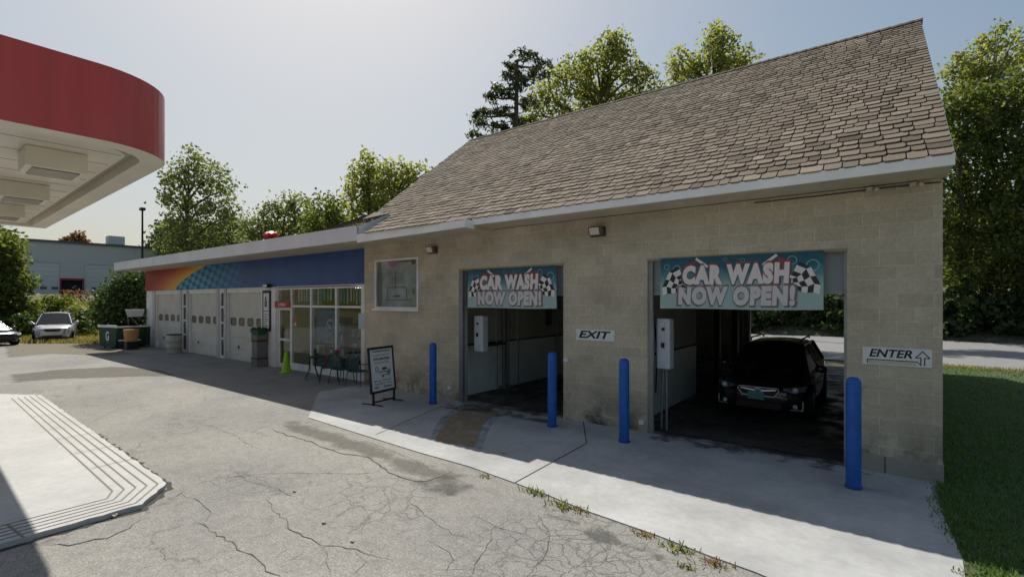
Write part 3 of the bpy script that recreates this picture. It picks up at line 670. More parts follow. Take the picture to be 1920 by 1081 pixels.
# ------------------------------------------------------------------ banners
BANM, t, b, oc = newmat('banner_vinyl'); sp = N(t, 'SeparateXYZ'); t.links.new(oc, sp.inputs[0])
c = ramp(t, mth(t, 'ADD', mth(t, 'DIVIDE', sp.outputs[2], .92), mth(t, 'MULTIPLY', mth(t, 'SUBTRACT', noise(t, oc, 5, 5, .7), .5), .35)), [(0., (.36, .47, .45)), (.45, (.32, .45, .45)), (.62, (.11, .25, .28)), (.8, (.015, .12, .17)), (1., (.01, .07, .10))])
t.links.new(c, b.inputs['Base Color']); b.inputs['Roughness'].default_value = .5
BW = pm('banner_white', (.78, .71, .68), .5); BG = pm('banner_grey_edge', (.10, .10, .11), .5); BR = pm('banner_red', (.42, .05, .05), .5); BK = pm('banner_black', (.03, .03, .035), .5); BB = pm('banner_bubble', (.30, .48, .50), .5); BB2 = pm('banner_soft_white', (.62, .60, .58), .5)
def banner(x0, w, h, zt, lab, bow, drift):
    y = YF - .03
    t = thing('banner', lab, 'banner', (x0, y, zt - h), group='CAR WASH NOW OPEN banners over the bays')
    nx, nz = 24, 8
    def P(u, v, d=0):   # u along, v up, local coords
        yy = -.02 * math.sin(math.pi * v) * math.sin(u * 9) - bow * (1 - v) + .008 * math.sin(u * 23) * (1 - v)
        return (u * w + drift * (1 - v), yy - d, v * h + .006 * math.sin(u * 7) * (1 - v))
    vs = [P(i / nx, j / nz, k) for k in (0, .004) for j in range(nz + 1) for i in range(nx + 1)]; q = (nx + 1) * (nz + 1)
    fs = [(j * (nx + 1) + i, (j + 1) * (nx + 1) + i, (j + 1) * (nx + 1) + i + 1, j * (nx + 1) + i + 1) for j in range(nz) for i in range(nx)]
    fs += [tuple(q + a for a in reversed(f)) for f in fs]
    MB().mesh(vs, fs, sm=True).build('sheet', BANM, t, local=True)
    def draw(name, items, mats):    # items: (pts in 0..w,0..h, mat) laid on the sheet
        mb = MB(); 
        for k, (pts, m) in enumerate(items):
            mb.mesh([P(px / w, pz / h, .007 + .0012 * (k if len(items) < 9 else m)) for px, pz in pts], [tuple(range(len(pts)))], m)
        return mb
    def txt(name, s, x, z, fw, fh, bold, m, d, sh):
        mb = MB(); text(mb, s, 1., (0, 0, 0), UX, UZ, 0, shear=sh, bold=bold, fitw=fw, fith=fh, spc=1.16)
        mb.v = [P((x + vx) / w, (z + vz) / h, d) for vx, vy, vz in mb.v]; return mb
    # flags
    for sgn, fx in ((-1, .36), (1, w - .36)):
        fl = MB(); n = 6
        A = Vector((fx - sgn * .14, h * .82)); 
        for i in range(5):
            for j in range(4):
                def q(a, b_):
                    an_ = R(62 - 78 * b_ / 4); rad_ = .10 + .42 * a / 5 + .02 * math.sin(b_ * 2.2); px = w / 2 + sgn * (w / 2 - .56 + rad_ * math.cos(an_) * 1.0); pz = .36 + rad_ * math.sin(an_) * .85 + .02 * math.sin(a * 1.9); pz = min(max(pz, .03), h - .02)
                    return P(px / w, pz / h, .010)
                pts = [q(i, j), q(i + 1, j), q(i + 1, j + 1), q(i, j + 1)]
                fl.mesh(pts, [(0, 1, 2, 3)], (i + j) % 2)
        # pole stub above the letters
        c0 = Vector((w / 2 + sgn * w * .17, h * .80)); c1 = Vector((w / 2 + sgn * w * .25, h * .97)); nn = Vector((-(c1 - c0).y, (c1 - c0).x)).normalized() * .022
        fl.mesh([P(p.x / w, p.y / h, .011) for p in (c0 - nn, c1 - nn, c1 + nn, c0 + nn)], [(0, 1, 2, 3)], 1)
        d0 = Vector((w / 2 + sgn * w * .25, h * .93)); tri = [d0, d0 + Vector((sgn * .24, -.10)), d0 + Vector((sgn * .05, -.15))]
        fl.mesh([P(p.x / w, p.y / h, .0095) for p in tri], [(0, 1, 2)], 2)
        fl.build('flag', [BK, BW, BR], t, local=True)
    # lettering in layers: dark edge, red edge, white face
    L1 = dict(x=.34, z=h * .46, fw=w * .66, fh=h * .38); L2_ = dict(x=.31, z=h * .07, fw=w * .72, fh=h * .36)
    for s, L, redm in (('CAR WASH', L1, BR), ('NOW OPEN!', L2_, BG)):
        x = (w - L['fw']) / 2 - .02
        ln = txt('e', s, x - .035, L['z'] - .03, L['fw'] + .07, L['fh'] + .055, .110, 0, .0125, .05); e = ln.build('letter_edge', BG if s[0] == 'C' else pm('banner_dull_edge', (.17, .13, .135), .5), t, local=True)
        txt('r', s, x - .012, L['z'] + .004, L['fw'] + .024, L['fh'] + .028, .086, 0, .0140, .05).build('letter_shadow', BR if s[0] == 'C' else pm('banner_pale_red', (.30, .16, .15), .5), t, local=True)
        txt('w', s, x, L['z'], L['fw'], L['fh'], .074, 0, .0155, .05).build('lettering', BW if s[0] == 'C' else BB2, t, local=True)
    for bx, bz, br in ((.12, .83, .05), (.30, .78, .07), (w - .42, .86, .07), (w - .14, .76, .09), (.18, .62, .04), (w * .44, .93, .03), (w * .55, .9, .035)):
        ring = []; k = 20
        for i in range(k): a = 2 * math.pi * i / k; ring.append((bx + br * math.cos(a), bz * h + br * math.sin(a), bx + (br * .86) * math.cos(a), bz * h + br * .86 * math.sin(a)))
        vs = [P(r_[0] / w, min(r_[1], h - .005) / h, .009) for r_ in ring] + [P(r_[2] / w, min(r_[3], h - .005) / h, .009) for r_ in ring]
        MB().mesh(vs, [(i, (i + 1) % k, k + (i + 1) % k, k + i) for i in range(k)]).build('bubble', BB, t, local=True)
    return t
banner(-3.27, 2.54, .91, 3.262, 'teal CAR WASH NOW OPEN! banner above the parked dark car', .03, .0)
banner(-8.07, 2.54, .91, 3.235, 'teal CAR WASH NOW OPEN! banner above the empty EXIT bay', .05, .04)

# ------------------------------------------------------------------ EXIT and ENTER signs
def plate(t, x0, x1, z0, z1, y, m, name='plate', d=.012): return MB().box(x0, x1, y - d, y, z0, z1, bev=.002).build(name, m, t)
t = thing('exit_sign', 'white EXIT sign in black italic capitals on the pier between bays', 'sign', (-5.07, YF, 1.69))
plate(t, -5.07, -4.20, 1.69, 1.915, YF - .002, SIGNW)
mb = MB(); text(mb, 'EXIT', .2, (-5.0, YF - .0165, 1.735), UX, UZ, shear=.25, bold=.006, fitw=.72, fith=.15); mb.build('lettering', INK, t)
mb = MB(); mb.lathe([(.008, -.003), (.008, 0)], (-5.045, YF - .0145, 1.80), 8, axis='y').lathe([(.008, -.003), (.008, 0)], (-4.225, YF - .0145, 1.80), 8, axis='y'); mb.build('screws', DARK, t)
t = thing('enter_sign', 'white ENTER sign with an upward outline arrow on the right pier', 'sign', (-.25, YF, 1.57))
plate(t, -.25, .53, 1.57, 1.825, YF - .002, SIGNW)
mb = MB(); text(mb, 'ENTER', .2, (-.17, YF - .0165, 1.685), UX, UZ, shear=.25, bold=.005, fitw=.49, fith=.115); mb.build('lettering', INK, t)
am = MB(); yA = YF - .0165
def seg(a, b_, w=.012):
    a = Vector(a); b_ = Vector(b_); d = (b_ - a).normalized(); n = Vector((-d.y, d.x)) * w / 2; a2 = a - d * w / 2; b2 = b_ + d * w / 2
    am.mesh([(p.x, yA, p.y) for p in (a2 - n, b2 - n, b2 + n, a2 + n)], [(0, 1, 2, 3)])
ar = [(.41, 1.60), (.41, 1.70), (.355, 1.70), (.43, 1.79), (.505, 1.70), (.45, 1.70), (.45, 1.60)]
for a, c_ in zip(ar, ar[1:]): seg(a, c_)
seg((-.19, 1.60), (-.19, 1.645)); seg((-.19, 1.645), (.37, 1.645)); seg((.37, 1.645), (.41, 1.60), .01)
am.build('arrow', INK, t)
mb = MB(); mb.box(-.18, .36, YF - .016, YF - .0145, 1.585, 1.635); mb.build('faded_strip', pm('sign_cream', (.55, .52, .40), .6), t)

# ================================================================== SHOP BUILDING
YS = 9.2; SX0, SX1 = -32.35, -12.26
SHOP = thing('shop_building', 'low shop with three white garage doors, painted mural band and glass storefront', 'building', (-22, YS, 0))
ZB = 3.0
doors = [(-30.9, -27.5), (-26.45, -23.3), (-22.3, -19.25)]
sideL = [(-27.3, -26.7), (-23.05, -22.55)]
wb = MB(); fronth = [(a, b_, 0, 2.88) for a, b_ in doors] + [(a, b_, .05, 2.9) for a, b_ in sideL] + [(-18.1, -12.62, 0, 2.98)]
wall_y(wb, SX0, SX1, 0, 3.05, fronth, YS, YS + .2)
wb.box(SX0, SX1, YS, YS + .2, 3.05, 4.15)
wb.box(SX0, SX0 + .2, YS + .2, 19, 0, 4.15); wb.box(SX0 + .2, SX1, 18.8, 19, 0, 4.15)
wb.build('wall', WHITE, SHOP)
rf = MB(); EZs = 4.09; ET = 4.47; YE = 7.85
rf.mesh([(SX0 - .2, YE + .03, ET - .02), (-11.17, YE + .03, ET - .02), (-11.17, 14, ET + .25), (SX0 - .2, 14, ET + .25), (SX0 - .2, 19.3, ET), (-11.17, 19.3, ET),
         (SX0 - .2, YE + .03, EZs + .03), (-11.17, YE + .03, EZs + .03), (-11.17, 19.3, EZs + .03), (SX0 - .2, 19.3, EZs + .03)],
        [(0, 1, 2, 3), (3, 2, 5, 4), (6, 9, 8, 7), (4, 5, 8, 9), (0, 3, 4, 9, 6), (1, 7, 8, 5, 2), (0, 6, 7, 1)])
RF = rf.build('roof', pm('shop_roof', (.12, .115, .11), .9), SHOP)
fs = MB(); fs.box(SX0 - .25, -11.15, YE - .03, YE + .028, EZs, ET); fs.box(SX0 - .25, -11.15, YE - .045, YE - .03, ET - .05, ET + .02)
fs.box(SX0 - .25, SX0 - .2, YE + .03, 19.3, EZs, ET)
fs.build('fascia', FASC, SHOP)
MB().box(SX0 - .19, -12.26, YE + .03, YS, EZs + .005, EZs + .028).build('soffit', SOFF, SHOP)
# gable end of the eave beside the wash roof
ge = MB(); ge.mesh([(-11.15, YE, EZs), (-11.15, YE, ET), (-11.15, 8.89, 4.95), (-11.15, 8.45, 4.12), (-11.15, 8.2, EZs)], [(0, 4, 3, 2, 1)])
ge.mesh([(-11.12, YE, EZs), (-11.12, YE, ET), (-11.12, 8.89, 4.95), (-11.12, 8.45, 4.12), (-11.12, 8.2, EZs)], [(1, 2, 3, 4, 0)])
ge.build('eave_end', FASC, SHOP)
# little shingled saddle where the two roofs meet
sd = MB(); A = Vector((-11.13, YE - .02, ET + .03)); Bp = Vector((-11.13, 8.9, 4.97)); Cp = Vector((-12.4, 9.33, 5.2)); Dp = Vector((-12.7, 8.9, 4.9)); Ep = Vector((-13.1, YE, ET + .03))
nr = 5
for r in range(nr):
    a0, a1 = r / nr, (r + 1) / nr
    l0, l1 = Ep.lerp(Dp, a0), Ep.lerp(Dp, a1); r0, r1 = A.lerp(Bp, a0), A.lerp(Bp, a1); n = 11
    for k in range(n):
        p = [l0.lerp(r0, k / n + .004), l0.lerp(r0, (k + 1) / n - .004), l1.lerp(r1, (k + 1) / n - .004), l1.lerp(r1, k / n + .004)]
        sd.face([p[0] + Vector((0, 0, .03)), p[1] + Vector((0, 0, .03)), p[2], p[3]], a=random.uniform(.2, .8))
        sd.face([p[0], p[1], p[1] + Vector((0, 0, .03)), p[0] + Vector((0, 0, .03))], a=.05)
sd.face([Dp, Bp, Cp], a=.5); sd.face([Ep, Dp, Cp], a=.4)
sd.build('saddle_shingles', SHING, RF)
# mural band
m, t, b, oc = newmat('mural'); g = N(t, 'NewGeometry').outputs['Position']; sp = N(t, 'SeparateXYZ'); t.links.new(g, sp.inputs[0]); X, Z = sp.outputs[0], sp.outputs[2]
zn = mth(t, 'DIVIDE', mth(t, 'SUBTRACT', Z, 3.02), 1.05, True)
xb = mth(t, 'ADD', mth(t, 'MULTIPLY', mth(t, 'POWER', zn, 1.6), 3.6), -27.9); dx = mth(t, 'SUBTRACT', X, xb)
nz_ = mth(t, 'MULTIPLY', mth(t, 'SUBTRACT', noise(t, g, 4, 5, .7), .5), .6)
warm = ramp(t, mth(t, 'ADD', mth(t, 'MULTIPLY', mth(t, 'ADD', dx, nz_), .2), 1., True), [(0., (.30, .02, .02)), (.30, (.38, .035, .03)), (.62, (.55, .16, .03)), (.85, (.65, .36, .04)), (1., (.62, .42, .08))])
ck = N(t, 'TexChecker'); ck.inputs['Scale'].default_value = 1; mp = N(t, 'Mapping'); mp.inputs['Rotation'].default_value = (0, R(18), 0); mp.inputs['Scale'].default_value = (2.5, 0, 4.4)
t.links.new(g, mp.inputs[0]); ad = N(t, 'VectorMath', operation='ADD'); ad.inputs[1].default_value = (.01, .5, .01); t.links.new(mp.outputs[0], ad.inputs[0]); t.links.new(ad.outputs[0], ck.inputs[0])
ck.inputs[1].default_value = (.03, .36, .48, 1); ck.inputs[2].default_value = (.008, .07, .22, 1)
fade = mth(t, 'ADD', mth(t, 'MULTIPLY', mth(t, 'ADD', X, 25.5), .19), mth(t, 'MULTIPLY', nz_, .4), True)
cool = mix(t, fade, ck.outputs[0], mix(t, ramp(t, noise(t, g, 1.1, 5, .6), [(.3, 0.), (.7, 1.)]), (.010, .050, .20), (.020, .085, .30)))
t.links.new(mix(t, mth(t, 'GREATER_THAN', dx, 0.), warm, cool), b.inputs['Base Color']); b.inputs['Roughness'].default_value = .45
MB().box(SX0, SX1 - .0, YS - .06, YS - .0, 3.02, EZs).build('mural_band', m, SHOP)
MB().box(-12.34, -12.26, YS - .10, YS - .062, 3.05, 4.06).build('downpipe', pm('steel_blue', (.25, .28, .33), .4, .4), SHOP)
# garage doors
def garage(x0, x1):
    w = x1 - x0; mb = MB(); n = 6; hh = 2.88 / n
    for k in range(n): mb.box(x0, x1, YS + .10, YS + .14, k * hh + .012, (k + 1) * hh - .006)
    mb.box(x0, x1, YS + .115, YS + .13, 0, 2.88)
    D = mb.build('garage_door', DOORM, SHOP)
    f = MB(); f.box(x0, x0 + .05, YS + .02, YS + .10, 0, 2.88); f.box(x1 - .05, x1, YS + .02, YS + .10, 0, 2.88); f.box(x0 + .05, x1 - .05, YS + .02, YS + .10, 2.82, 2.88); f.build('door_frame', WHITE, D)
    for k in range(4):
        cx = x0 + w * (k + .5) / 4; cz = 1.62
        def rr(a, b_, y):
            pts = []
            for i in range(16):
                an = 2 * math.pi * i / 16; c_, s_ = math.cos(an), math.sin(an)
                pts.append((cx + a * math.copysign(abs(c_) ** .5, c_), y, cz + b_ * math.copysign(abs(s_) ** .5, s_)))
            return pts
        o1, o2 = rr(.25, .17, YS + .085), rr(.19, .12, YS + .085); o0 = rr(.25, .17, YS + .10)
        wf = MB(); wf.mesh(o1 + o2 + o0, [(i, 16 + i, 16 + (i + 1) % 16, (i + 1) % 16) for i in range(16)] + [(i, (i + 1) % 16, 32 + (i + 1) % 16, 32 + i) for i in range(16)]); wo = wf.build('window', pm('window_bezel', (.10, .10, .09), .5), D); recalc(wo)
        MB().face(rr(.19, .12, YS + .092)[::-1]).build('window_pane', pm('door_pane', (.16, .15, .12), .15), D)
    MB().box(x0 + .85, x0 + .92, YS + .07, YS + .10, .5, .62).build('handle', BLACK, D)
for a, b_ in doors: garage(a, b_)
# panels between doors with tall slim windows
for a, b_ in sideL:
    f = MB(); f.box(a, a + .10, YS + .02, YS + .09, .05, 2.9); f.box(b_ - .10, b_, YS + .02, YS + .09, .05, 2.9)
    for z in (.05, .82, 1.50, 2.18, 2.83): f.box(a + .10, b_ - .10, YS + .02, YS + .09, z, z + .07)
    w_ = f.build('window', WHITE, SHOP)
    MB().box(a + .10, b_ - .10, YS + .05, YS + .06, .1, 2.85).build('window_pane', pm('dark_pane', (.03, .035, .05), .08, spec=.6), w_)
pilm = pm('pilaster_grey', (.48, .48, .46), .6, var=(3, .15))
pp = MB()
for a, b_ in ((-31.3, -30.9), (-27.5, -27.3), (-26.7, -26.45), (-23.3, -23.05), (-22.55, -22.3)): pp.box(a, b_, YS - .035, YS, 0, 3.0)
pp.build('pilasters', pilm, SHOP)
MB().box(-19.25, -18.12, YS - .03, YS, 0, 3.0).build('pier_panel', WHITE, SHOP)
# storefront glazing
sf = MB(); xs = [-18.05, -17.05, -15.75, -14.25, -12.85]
for i, x in enumerate(xs): sf.box(x - .045 if i else x, x + .045, YS + .0, YS + .10, 0, 2.95)
sf.box(-12.80, -12.27, YS - .02, YS + .0, 0, 3.0)
for a, b_ in zip(xs, xs[1:]):
    sf.box(a + .045, b_ - .045, YS + .005, YS + .095, 2.9, 2.95)
    sf.box(a + .045, b_ - .045, YS + .005, YS + .095, 2.26, 2.33)
    if a != xs[0]: sf.box(a + .045, b_ - .045, YS + .005, YS + .095, 0, .25)
SF = sf.build('storefront_frame', WHITE, SHOP)
for a, b_ in zip(xs, xs[1:]):
    MB().box(a + .045, b_ - .045, YS + .04, YS + .05, 2.33, 2.9).build('transom_pane', GLASS, SF)
    if a != xs[0]: MB().box(a + .045, b_ - .045, YS + .04, YS + .05, .25, 2.26).build('window_pane', GLASS, SF)
dr = MB(); dr.box(-18.0, -17.92, YS + .03, YS + .08, .02, 2.25); dr.box(-17.18, -17.10, YS + .03, YS + .08, .02, 2.25); dr.box(-17.92, -17.18, YS + .03, YS + .08, 2.15, 2.25); dr.box(-17.92, -17.18, YS + .03, YS + .08, .02, .18); dr.box(-17.92, -17.18, YS + .025, YS + .085, 1.02, 1.10)
D = dr.build('shop_door', WHITE, SHOP); MB().box(-17.92, -17.18, YS + .05, YS + .055, .18, 2.15).build('door_pane', GLASS, D); MB().tube([(-17.28, YS - .02, .95), (-17.28, YS - .02, 1.35)], .012, 6).build('door_handle', ALU, D)
# room, with its lit ceiling lamps
LAMP = bpy.data.materials.new('lit_tube'); LAMP.use_nodes = True; lb_ = LAMP.node_tree.nodes['Principled BSDF']; lb_.inputs['Emission Color'].default_value = (1, .93, .8, 1); lb_.inputs['Emission Strength'].default_value = 4.
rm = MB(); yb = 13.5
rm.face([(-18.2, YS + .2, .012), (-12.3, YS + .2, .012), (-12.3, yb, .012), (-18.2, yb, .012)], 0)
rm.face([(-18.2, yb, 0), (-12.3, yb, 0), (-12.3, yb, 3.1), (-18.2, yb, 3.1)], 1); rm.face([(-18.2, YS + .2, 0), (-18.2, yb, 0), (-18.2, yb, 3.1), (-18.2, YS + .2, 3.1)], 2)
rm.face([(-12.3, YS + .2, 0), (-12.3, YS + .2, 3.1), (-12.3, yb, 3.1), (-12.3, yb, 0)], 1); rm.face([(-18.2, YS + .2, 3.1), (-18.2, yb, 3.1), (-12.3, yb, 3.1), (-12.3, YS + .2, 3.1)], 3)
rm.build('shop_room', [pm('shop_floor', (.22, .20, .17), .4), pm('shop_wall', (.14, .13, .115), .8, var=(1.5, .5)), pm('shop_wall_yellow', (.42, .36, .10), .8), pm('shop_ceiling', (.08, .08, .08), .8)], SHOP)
def shelf(x, y, w, h, n, lab):
    t = thing('display_shelf', lab, 'shelf', (x, y, 0), group='stock shelves seen through the storefront')
    MB().box(x, x + w, y + .33, y + .36, .02, h).box(x, x + .03, y, y + .33, .02, h).box(x + w - .03, x + w, y, y + .33, .02, h).build('shelf_frame', DARK, t)
    bd = MB(); gd = MB(); k = 0
    for i in range(n):
        z = .12 + i * (h - .2) / n; bd.box(x + .03, x + w - .03, y + .01, y + .33, z, z + .025)
        xx = x + .06
        while xx < x + w - .2:
            ww = random.uniform(.07, .18); gd.box(xx, xx + ww, y + .06, y + .25, z + .025, z + .025 + random.uniform(.12, (h - .2) / n - .08), k % 5); k += 1; xx += ww + random.uniform(.01, .06)
    bd.build('shelf_board', GREYM, t); gd.build('stock', [pm('stock_%s' % c[0], c[1], .5) for c in (('red', (.35, .04, .04)), ('blue', (.05, .12, .35)), ('white', (.5, .5, .48)), ('green', (.06, .2, .08)), ('tan', (.35, .25, .1)))], t)
shelf(-16.9, 10.0, 1.9, 1.9, 4, 'shelf of boxed stock behind the left storefront pane'); shelf(-14.7, 10.0, 1.9, 1.7, 4, 'shelf of boxed stock behind the right storefront pane')
ct = thing('shop_counter', 'pale wooden counter inside the storefront window', 'counter', (-15.2, 10.8, 0))
MB().box(-16.3, -13.6, 11.6, 12.1, .02, .95).build('counter_body', pm('counter_wood', (.30, .24, .17), .6, var=(3, .2)), ct); MB().box(-16.35, -13.55, 11.55, 12.15, .95, 1.0).build('countertop', SIGNW, ct)
for lx in (-16.6, -14.2):
    MB().box(lx - .6, lx + .6, 12.0, 12.12, 3.0, 3.06).build('ceiling_lamp', LAMP, SHOP)
# window decals
st = thing('window_decal', 'pale round ring with letters stuck on the middle storefront pane', 'window sticker', (-14.75, YS + .03, 1.75))
mb = MB(); k = 28; cx, cz = -14.62, 1.62
for ro, ri in ((.26, .225), (.205, .19)):
    vs = [(cx + ro * math.cos(2 * math.pi * i / k), YS + .036, cz + ro * math.sin(2 * math.pi * i / k)) for i in range(k)] + [(cx + ri * math.cos(2 * math.pi * i / k), YS + .036, cz + ri * math.sin(2 * math.pi * i / k)) for i in range(k)]
    mb.mesh(vs, [(i, (i + 1) % k, k + (i + 1) % k, k + i) for i in range(k)])
mb.build('ring', pm('decal_pale', (.26, .33, .38), .5), st); mb = MB(); text(mb, 'RU', .2, (cx - .14, YS + .036, cz - .08), UX, UZ, bold=.006, fitw=.28, fith=.17); mb.build('lettering', pm('decal_pale', (0, 0, 0)), st)
pw = thing('blue_poster', 'dim blue poster behind the middle storefront pane', 'poster', (-15.5, YS + .1, 1.3)); MB().box(-15.6, -14.35, YS + .12, YS + .125, 1.15, 2.2).build('sheet', pm('poster_blue', (.03, .09, .15), .6, var=(3, .5)), pw)
vb = thing('vertical_blind', 'row of pale hanging strips in the storefront transom', 'blind', (-14.6, YS + .25, 2.35)); mb = MB(); x = -16.8
while x < -12.95:
    w = random.uniform(.06, .12); mb.box(x, x + w, YS + .12, YS + .13, 2.35 + random.uniform(0, .15), 2.9, random.choice((0, 0, 1))); x += w + random.uniform(.05, .12)
mb.build('strips', [pm('strip_pale', (.42, .42, .33), .6), pm('strip_teal', (.10, .30, .26), .6)], vb)
pn = thing('red_notice', 'red and white notice hanging inside beside the shop door', 'notice', (-16.85, YS, 1.6)); MB().box(-16.98, -16.78, YS + .06, YS + .065, 1.50, 1.95).build('sheet', pm('notice_red', (.45, .05, .06), .5), pn); MB().box(-16.95, -16.81, YS + .056, YS + .059, 1.6, 1.7).build('white_panel', SIGNW, pn)
# OPEN sign above the door
t = thing('open_sign', 'small red OPEN sign with white letters above the shop door', 'sign', (-17.6, YS, 2.3)); x0, x1 = onY(517, 570, YS)[0], onY(545, 570, YS)[0]
MB().box(x0, x1, YS - .05, YS - .01, 2.24, 2.46, bev=.015).build('panel', REDI, t)
mb = MB(); text(mb, 'OPEN', .2, (x0 + .28, YS - .054, 2.29), UX, UZ, bold=.004, fitw=x1 - x0 - .56, fith=.11); mb.build('lettering', SIGNW, t)
# framed notice board on the pier
t = thing('price_board', 'tall framed white board with lettering on the pier left of the door', 'notice board', (-18.8, YS - .03, 1.4))
x0, x1 = -19.05, -18.45; MB().box(x0, x1, YS - .07, YS - .031, 1.35, 2.88).build('frame', DARK, t); MB().box(x0 + .09, x1 - .09, YS - .074, YS - .07, 1.42, 2.78).build('sheet', SIGNW, t)
mb = MB(); mb.box(x0 + .09, x1 - .09, YS - .076, YS - .074, 2.08, 2.11); text(mb, '&', .4, (x0 + .18, YS - .077, 2.25), UX, UZ, bold=.01, fitw=.22, fith=.4)
for k, w in enumerate((.34, .26, .36, .30, .2, .34)): mb.box(x0 + .12, x0 + .12 + w, YS - .076, YS - .074, 1.95 - k * .085, 1.975 - k * .085)
mb.build('lettering', INK, t)
t = thing('wall_light', 'small white box light under the mural above the notice board pier', 'wall light', (-18.5, YS - .06, 3.05)); MB().box(-18.75, -18.4, YS - .20, YS - .061, 2.98, 3.12, bev=.015).build('housing', DARK, t); MB().box(-18.72, -18.43, YS - .215, YS - .201, 3.0, 3.1).build('lens', SIGNW, t)
t = thing('posted_notice', 'pale blue paper notice taped to the right storefront post', 'notice', (-12.6, YS - .03, 1.6)); MB().box(-12.98, -12.40, YS - .032, YS - .026, 1.62, 2.10).build('sheet', pm('paper_blue', (.48, .56, .60), .7), t); MB().box(-12.50, -12.44, YS - .05, YS - .021, 1.3, 1.4).build('lock_box', GREYM, t)
# red thing on roof
t = thing('roof_vent', 'bright red plastic tarp bundle lying on the shop roof edge', 'tarp', (-17, 8.6, 4.6)); bm = bmesh.new(); bmesh.ops.create_icosphere(bm, subdivisions=3, radius=1)
c = at(508, 441, 17.0)
for v in bm.verts: v.co = Vector((c.x + v.co.x * .30 + .05 * math.sin(v.co.y * 7), c.y + v.co.y * .25, c.z + .00 + v.co.z * .10 * (1 + .6 * math.sin(v.co.x * 9 + v.co.y * 5))))
mb = MB(); mb.bm(bm, 0, True); mb.build('bundle', pm('red_tarp', (.55, .03, .02), .5), t)
mb = MB(); mb.tube([(c.x - .3, c.y, ET - .02), (c.x - .2, c.y, c.z)], .02, 6).tube([(c.x + .3, c.y, ET - .02), (c.x + .2, c.y, c.z)], .02, 6); mb.build('stand', REDI, t)
t.name = 'roof_tarp'

# ------------------------------------------------------------------ things along the shop
t = thing('trash_can', 'tall brown and grey litter bin between garage door and shop door', 'trash can', (-18.75, 8.8, 0))
bx = -18.85; 
for za, zb2 in ((.012, .30), (1.0, 1.20)): MB().box(bx - .23, bx + .23, 8.72, 9.1, za, zb2, bev=.02).build('stone_band', pm('exposed_aggregate', (.20, .165, .14), .9, var=(25, .35)), t)
MB().box(bx - .21, bx + .21, 8.74, 9.08, .3, 1.0).build('body', pm('bin_grey', (.17, .17, .17), .7, var=(8, .15)), t)
for za, zb2 in ((.30, .34), (.96, 1.0)): MB().box(bx - .235, bx + .235, 8.715, 9.105, za, zb2).build('strap', BLACK, t)
t = thing('flower_planter', 'dark green window box planter with leaves resting on the litter bin', 'planter', (bx, 8.8, 1.3))
MB().mesh([(bx + a, 8.9 + b_, 1.202 + c_) for a, b_, c_ in ((-.24, -.14, 0), (.24, -.14, 0), (.24, .14, 0), (-.24, .14, 0), (-.32, -.19, .20), (.32, -.19, .20), (.32, .19, .20), (-.32, .19, .20))], [(0, 3, 2, 1), (4, 5, 6, 7), (0, 1, 5, 4), (1, 2, 6, 5), (2, 3, 7, 6), (3, 0, 4, 7)]).build('planter_box', pm('planter_green', (.012, .10, .06), .5), t)
lm = MB()
for k in range(90):
    c = Vector((bx + random.uniform(-.34, .34), 8.9 + random.uniform(-.2, .2), 1.38 + random.uniform(0, .09))); a = Vector((random.gauss(0, 1), random.gauss(0, 1), random.gauss(0, .6))).normalized() * .05; b2 = a.orthogonal().normalized() * .03
    lm.face([c - a, c + b2, c + a, c - b2], a=random.random())
lm.build('leaves', LEAFD, t)
t = thing('traffic_cone', 'lime green slim cone standing outside the shop door', 'cone', (-16.35, 8.62, 0), group=None)
t.location = (-16.45, 8.70, 0)
MB().box(-.20, .20, -.20, .20, .012, .045, bev=.01).build('base', pm('lime', (.28, .58, .03), .45), t, local=True)
MB().lathe([(.165, .045), (.15, .1), (.055, .70), (.035, .74), (0, .745)], (0, 0, 0), 24).build('cone_body', pm('lime', (0, 0, 0)), t, local=True)
t = thing('barrel', 'white ribbed drum standing beside the leftmost garage door', 'barrel', (-26.9, 8.75, 0)); r = .30
MB().lathe([(r, 0), (r, .27), (r + .02, .29), (r, .31), (r, .56), (r + .02, .58), (r, .60), (r, .86), (r - .03, .88), (r - .03, .85), (0, .85)], (0, 0, .012), 28).build('drum', pm('drum_white', (.42, .41, .34), .6, var=(4, .2)), t, local=True)
MB().lathe([(r + .015, .85), (r + .02, .87), (r + .015, .89), (r - .02, .89)], (0, 0, .012), 28).build('rim', DARK, t, local=True)

CHG = pm('chair_green', (.012, .06, .045), .5); 
def chair(x, y, rz, lab):
    t = thing('patio_chair', lab, 'chair', (x, y, .01), rz, group='dark green metal patio chairs outside the storefront')
    s = MB(); s.tube([(-.22, -.22, .43), (.22, -.22, .43), (.22, .22, .43), (-.22, .22, .43), (-.22, -.22, .43)], .012, 6)
    for k in range(7): s.box(-.215, .215, -.2 + k * .06, -.2 + k * .06 + .045, .428, .436)
    s.build('seat', CHG, t, local=True)
    bk = MB(); bk.tube([(-.22, .22, .43), (-.24, .26, .75), (-.18, .28, .90), (0, .29, .93), (.18, .28, .90), (.24, .26, .75), (.22, .22, .43)], .013, 6)
    for k in range(7): x_ = -.165 + k * .055; bk.box(x_ - .02, x_ + .02, .262, .27, .5, .88)
    bk.build('backrest', CHG, t, local=True)
    for sx in (-1, 1):
        MB().tube([(sx * .22, -.22, .43), (sx * .25, -.25, 0)], .012, 6).build('leg', CHG, t, local=True)
        MB().tube([(sx * .22, .22, .43), (sx * .25, .30, 0)], .012, 6).build('leg', CHG, t, local=True)
        MB().tube([(sx * .23, -.22, .43), (sx * .27, -.20, .62), (sx * .27, .1, .64), (sx * .24, .26, .66)], .012, 6).build('armrest', CHG, t, local=True)
    return t
def gpos(px, py, k=.955): x, y = G(px, py); return x * k, y * k
x, y = gpos(618, 708); chair(x, y, R(150), 'green patio chair just right of the small round table')
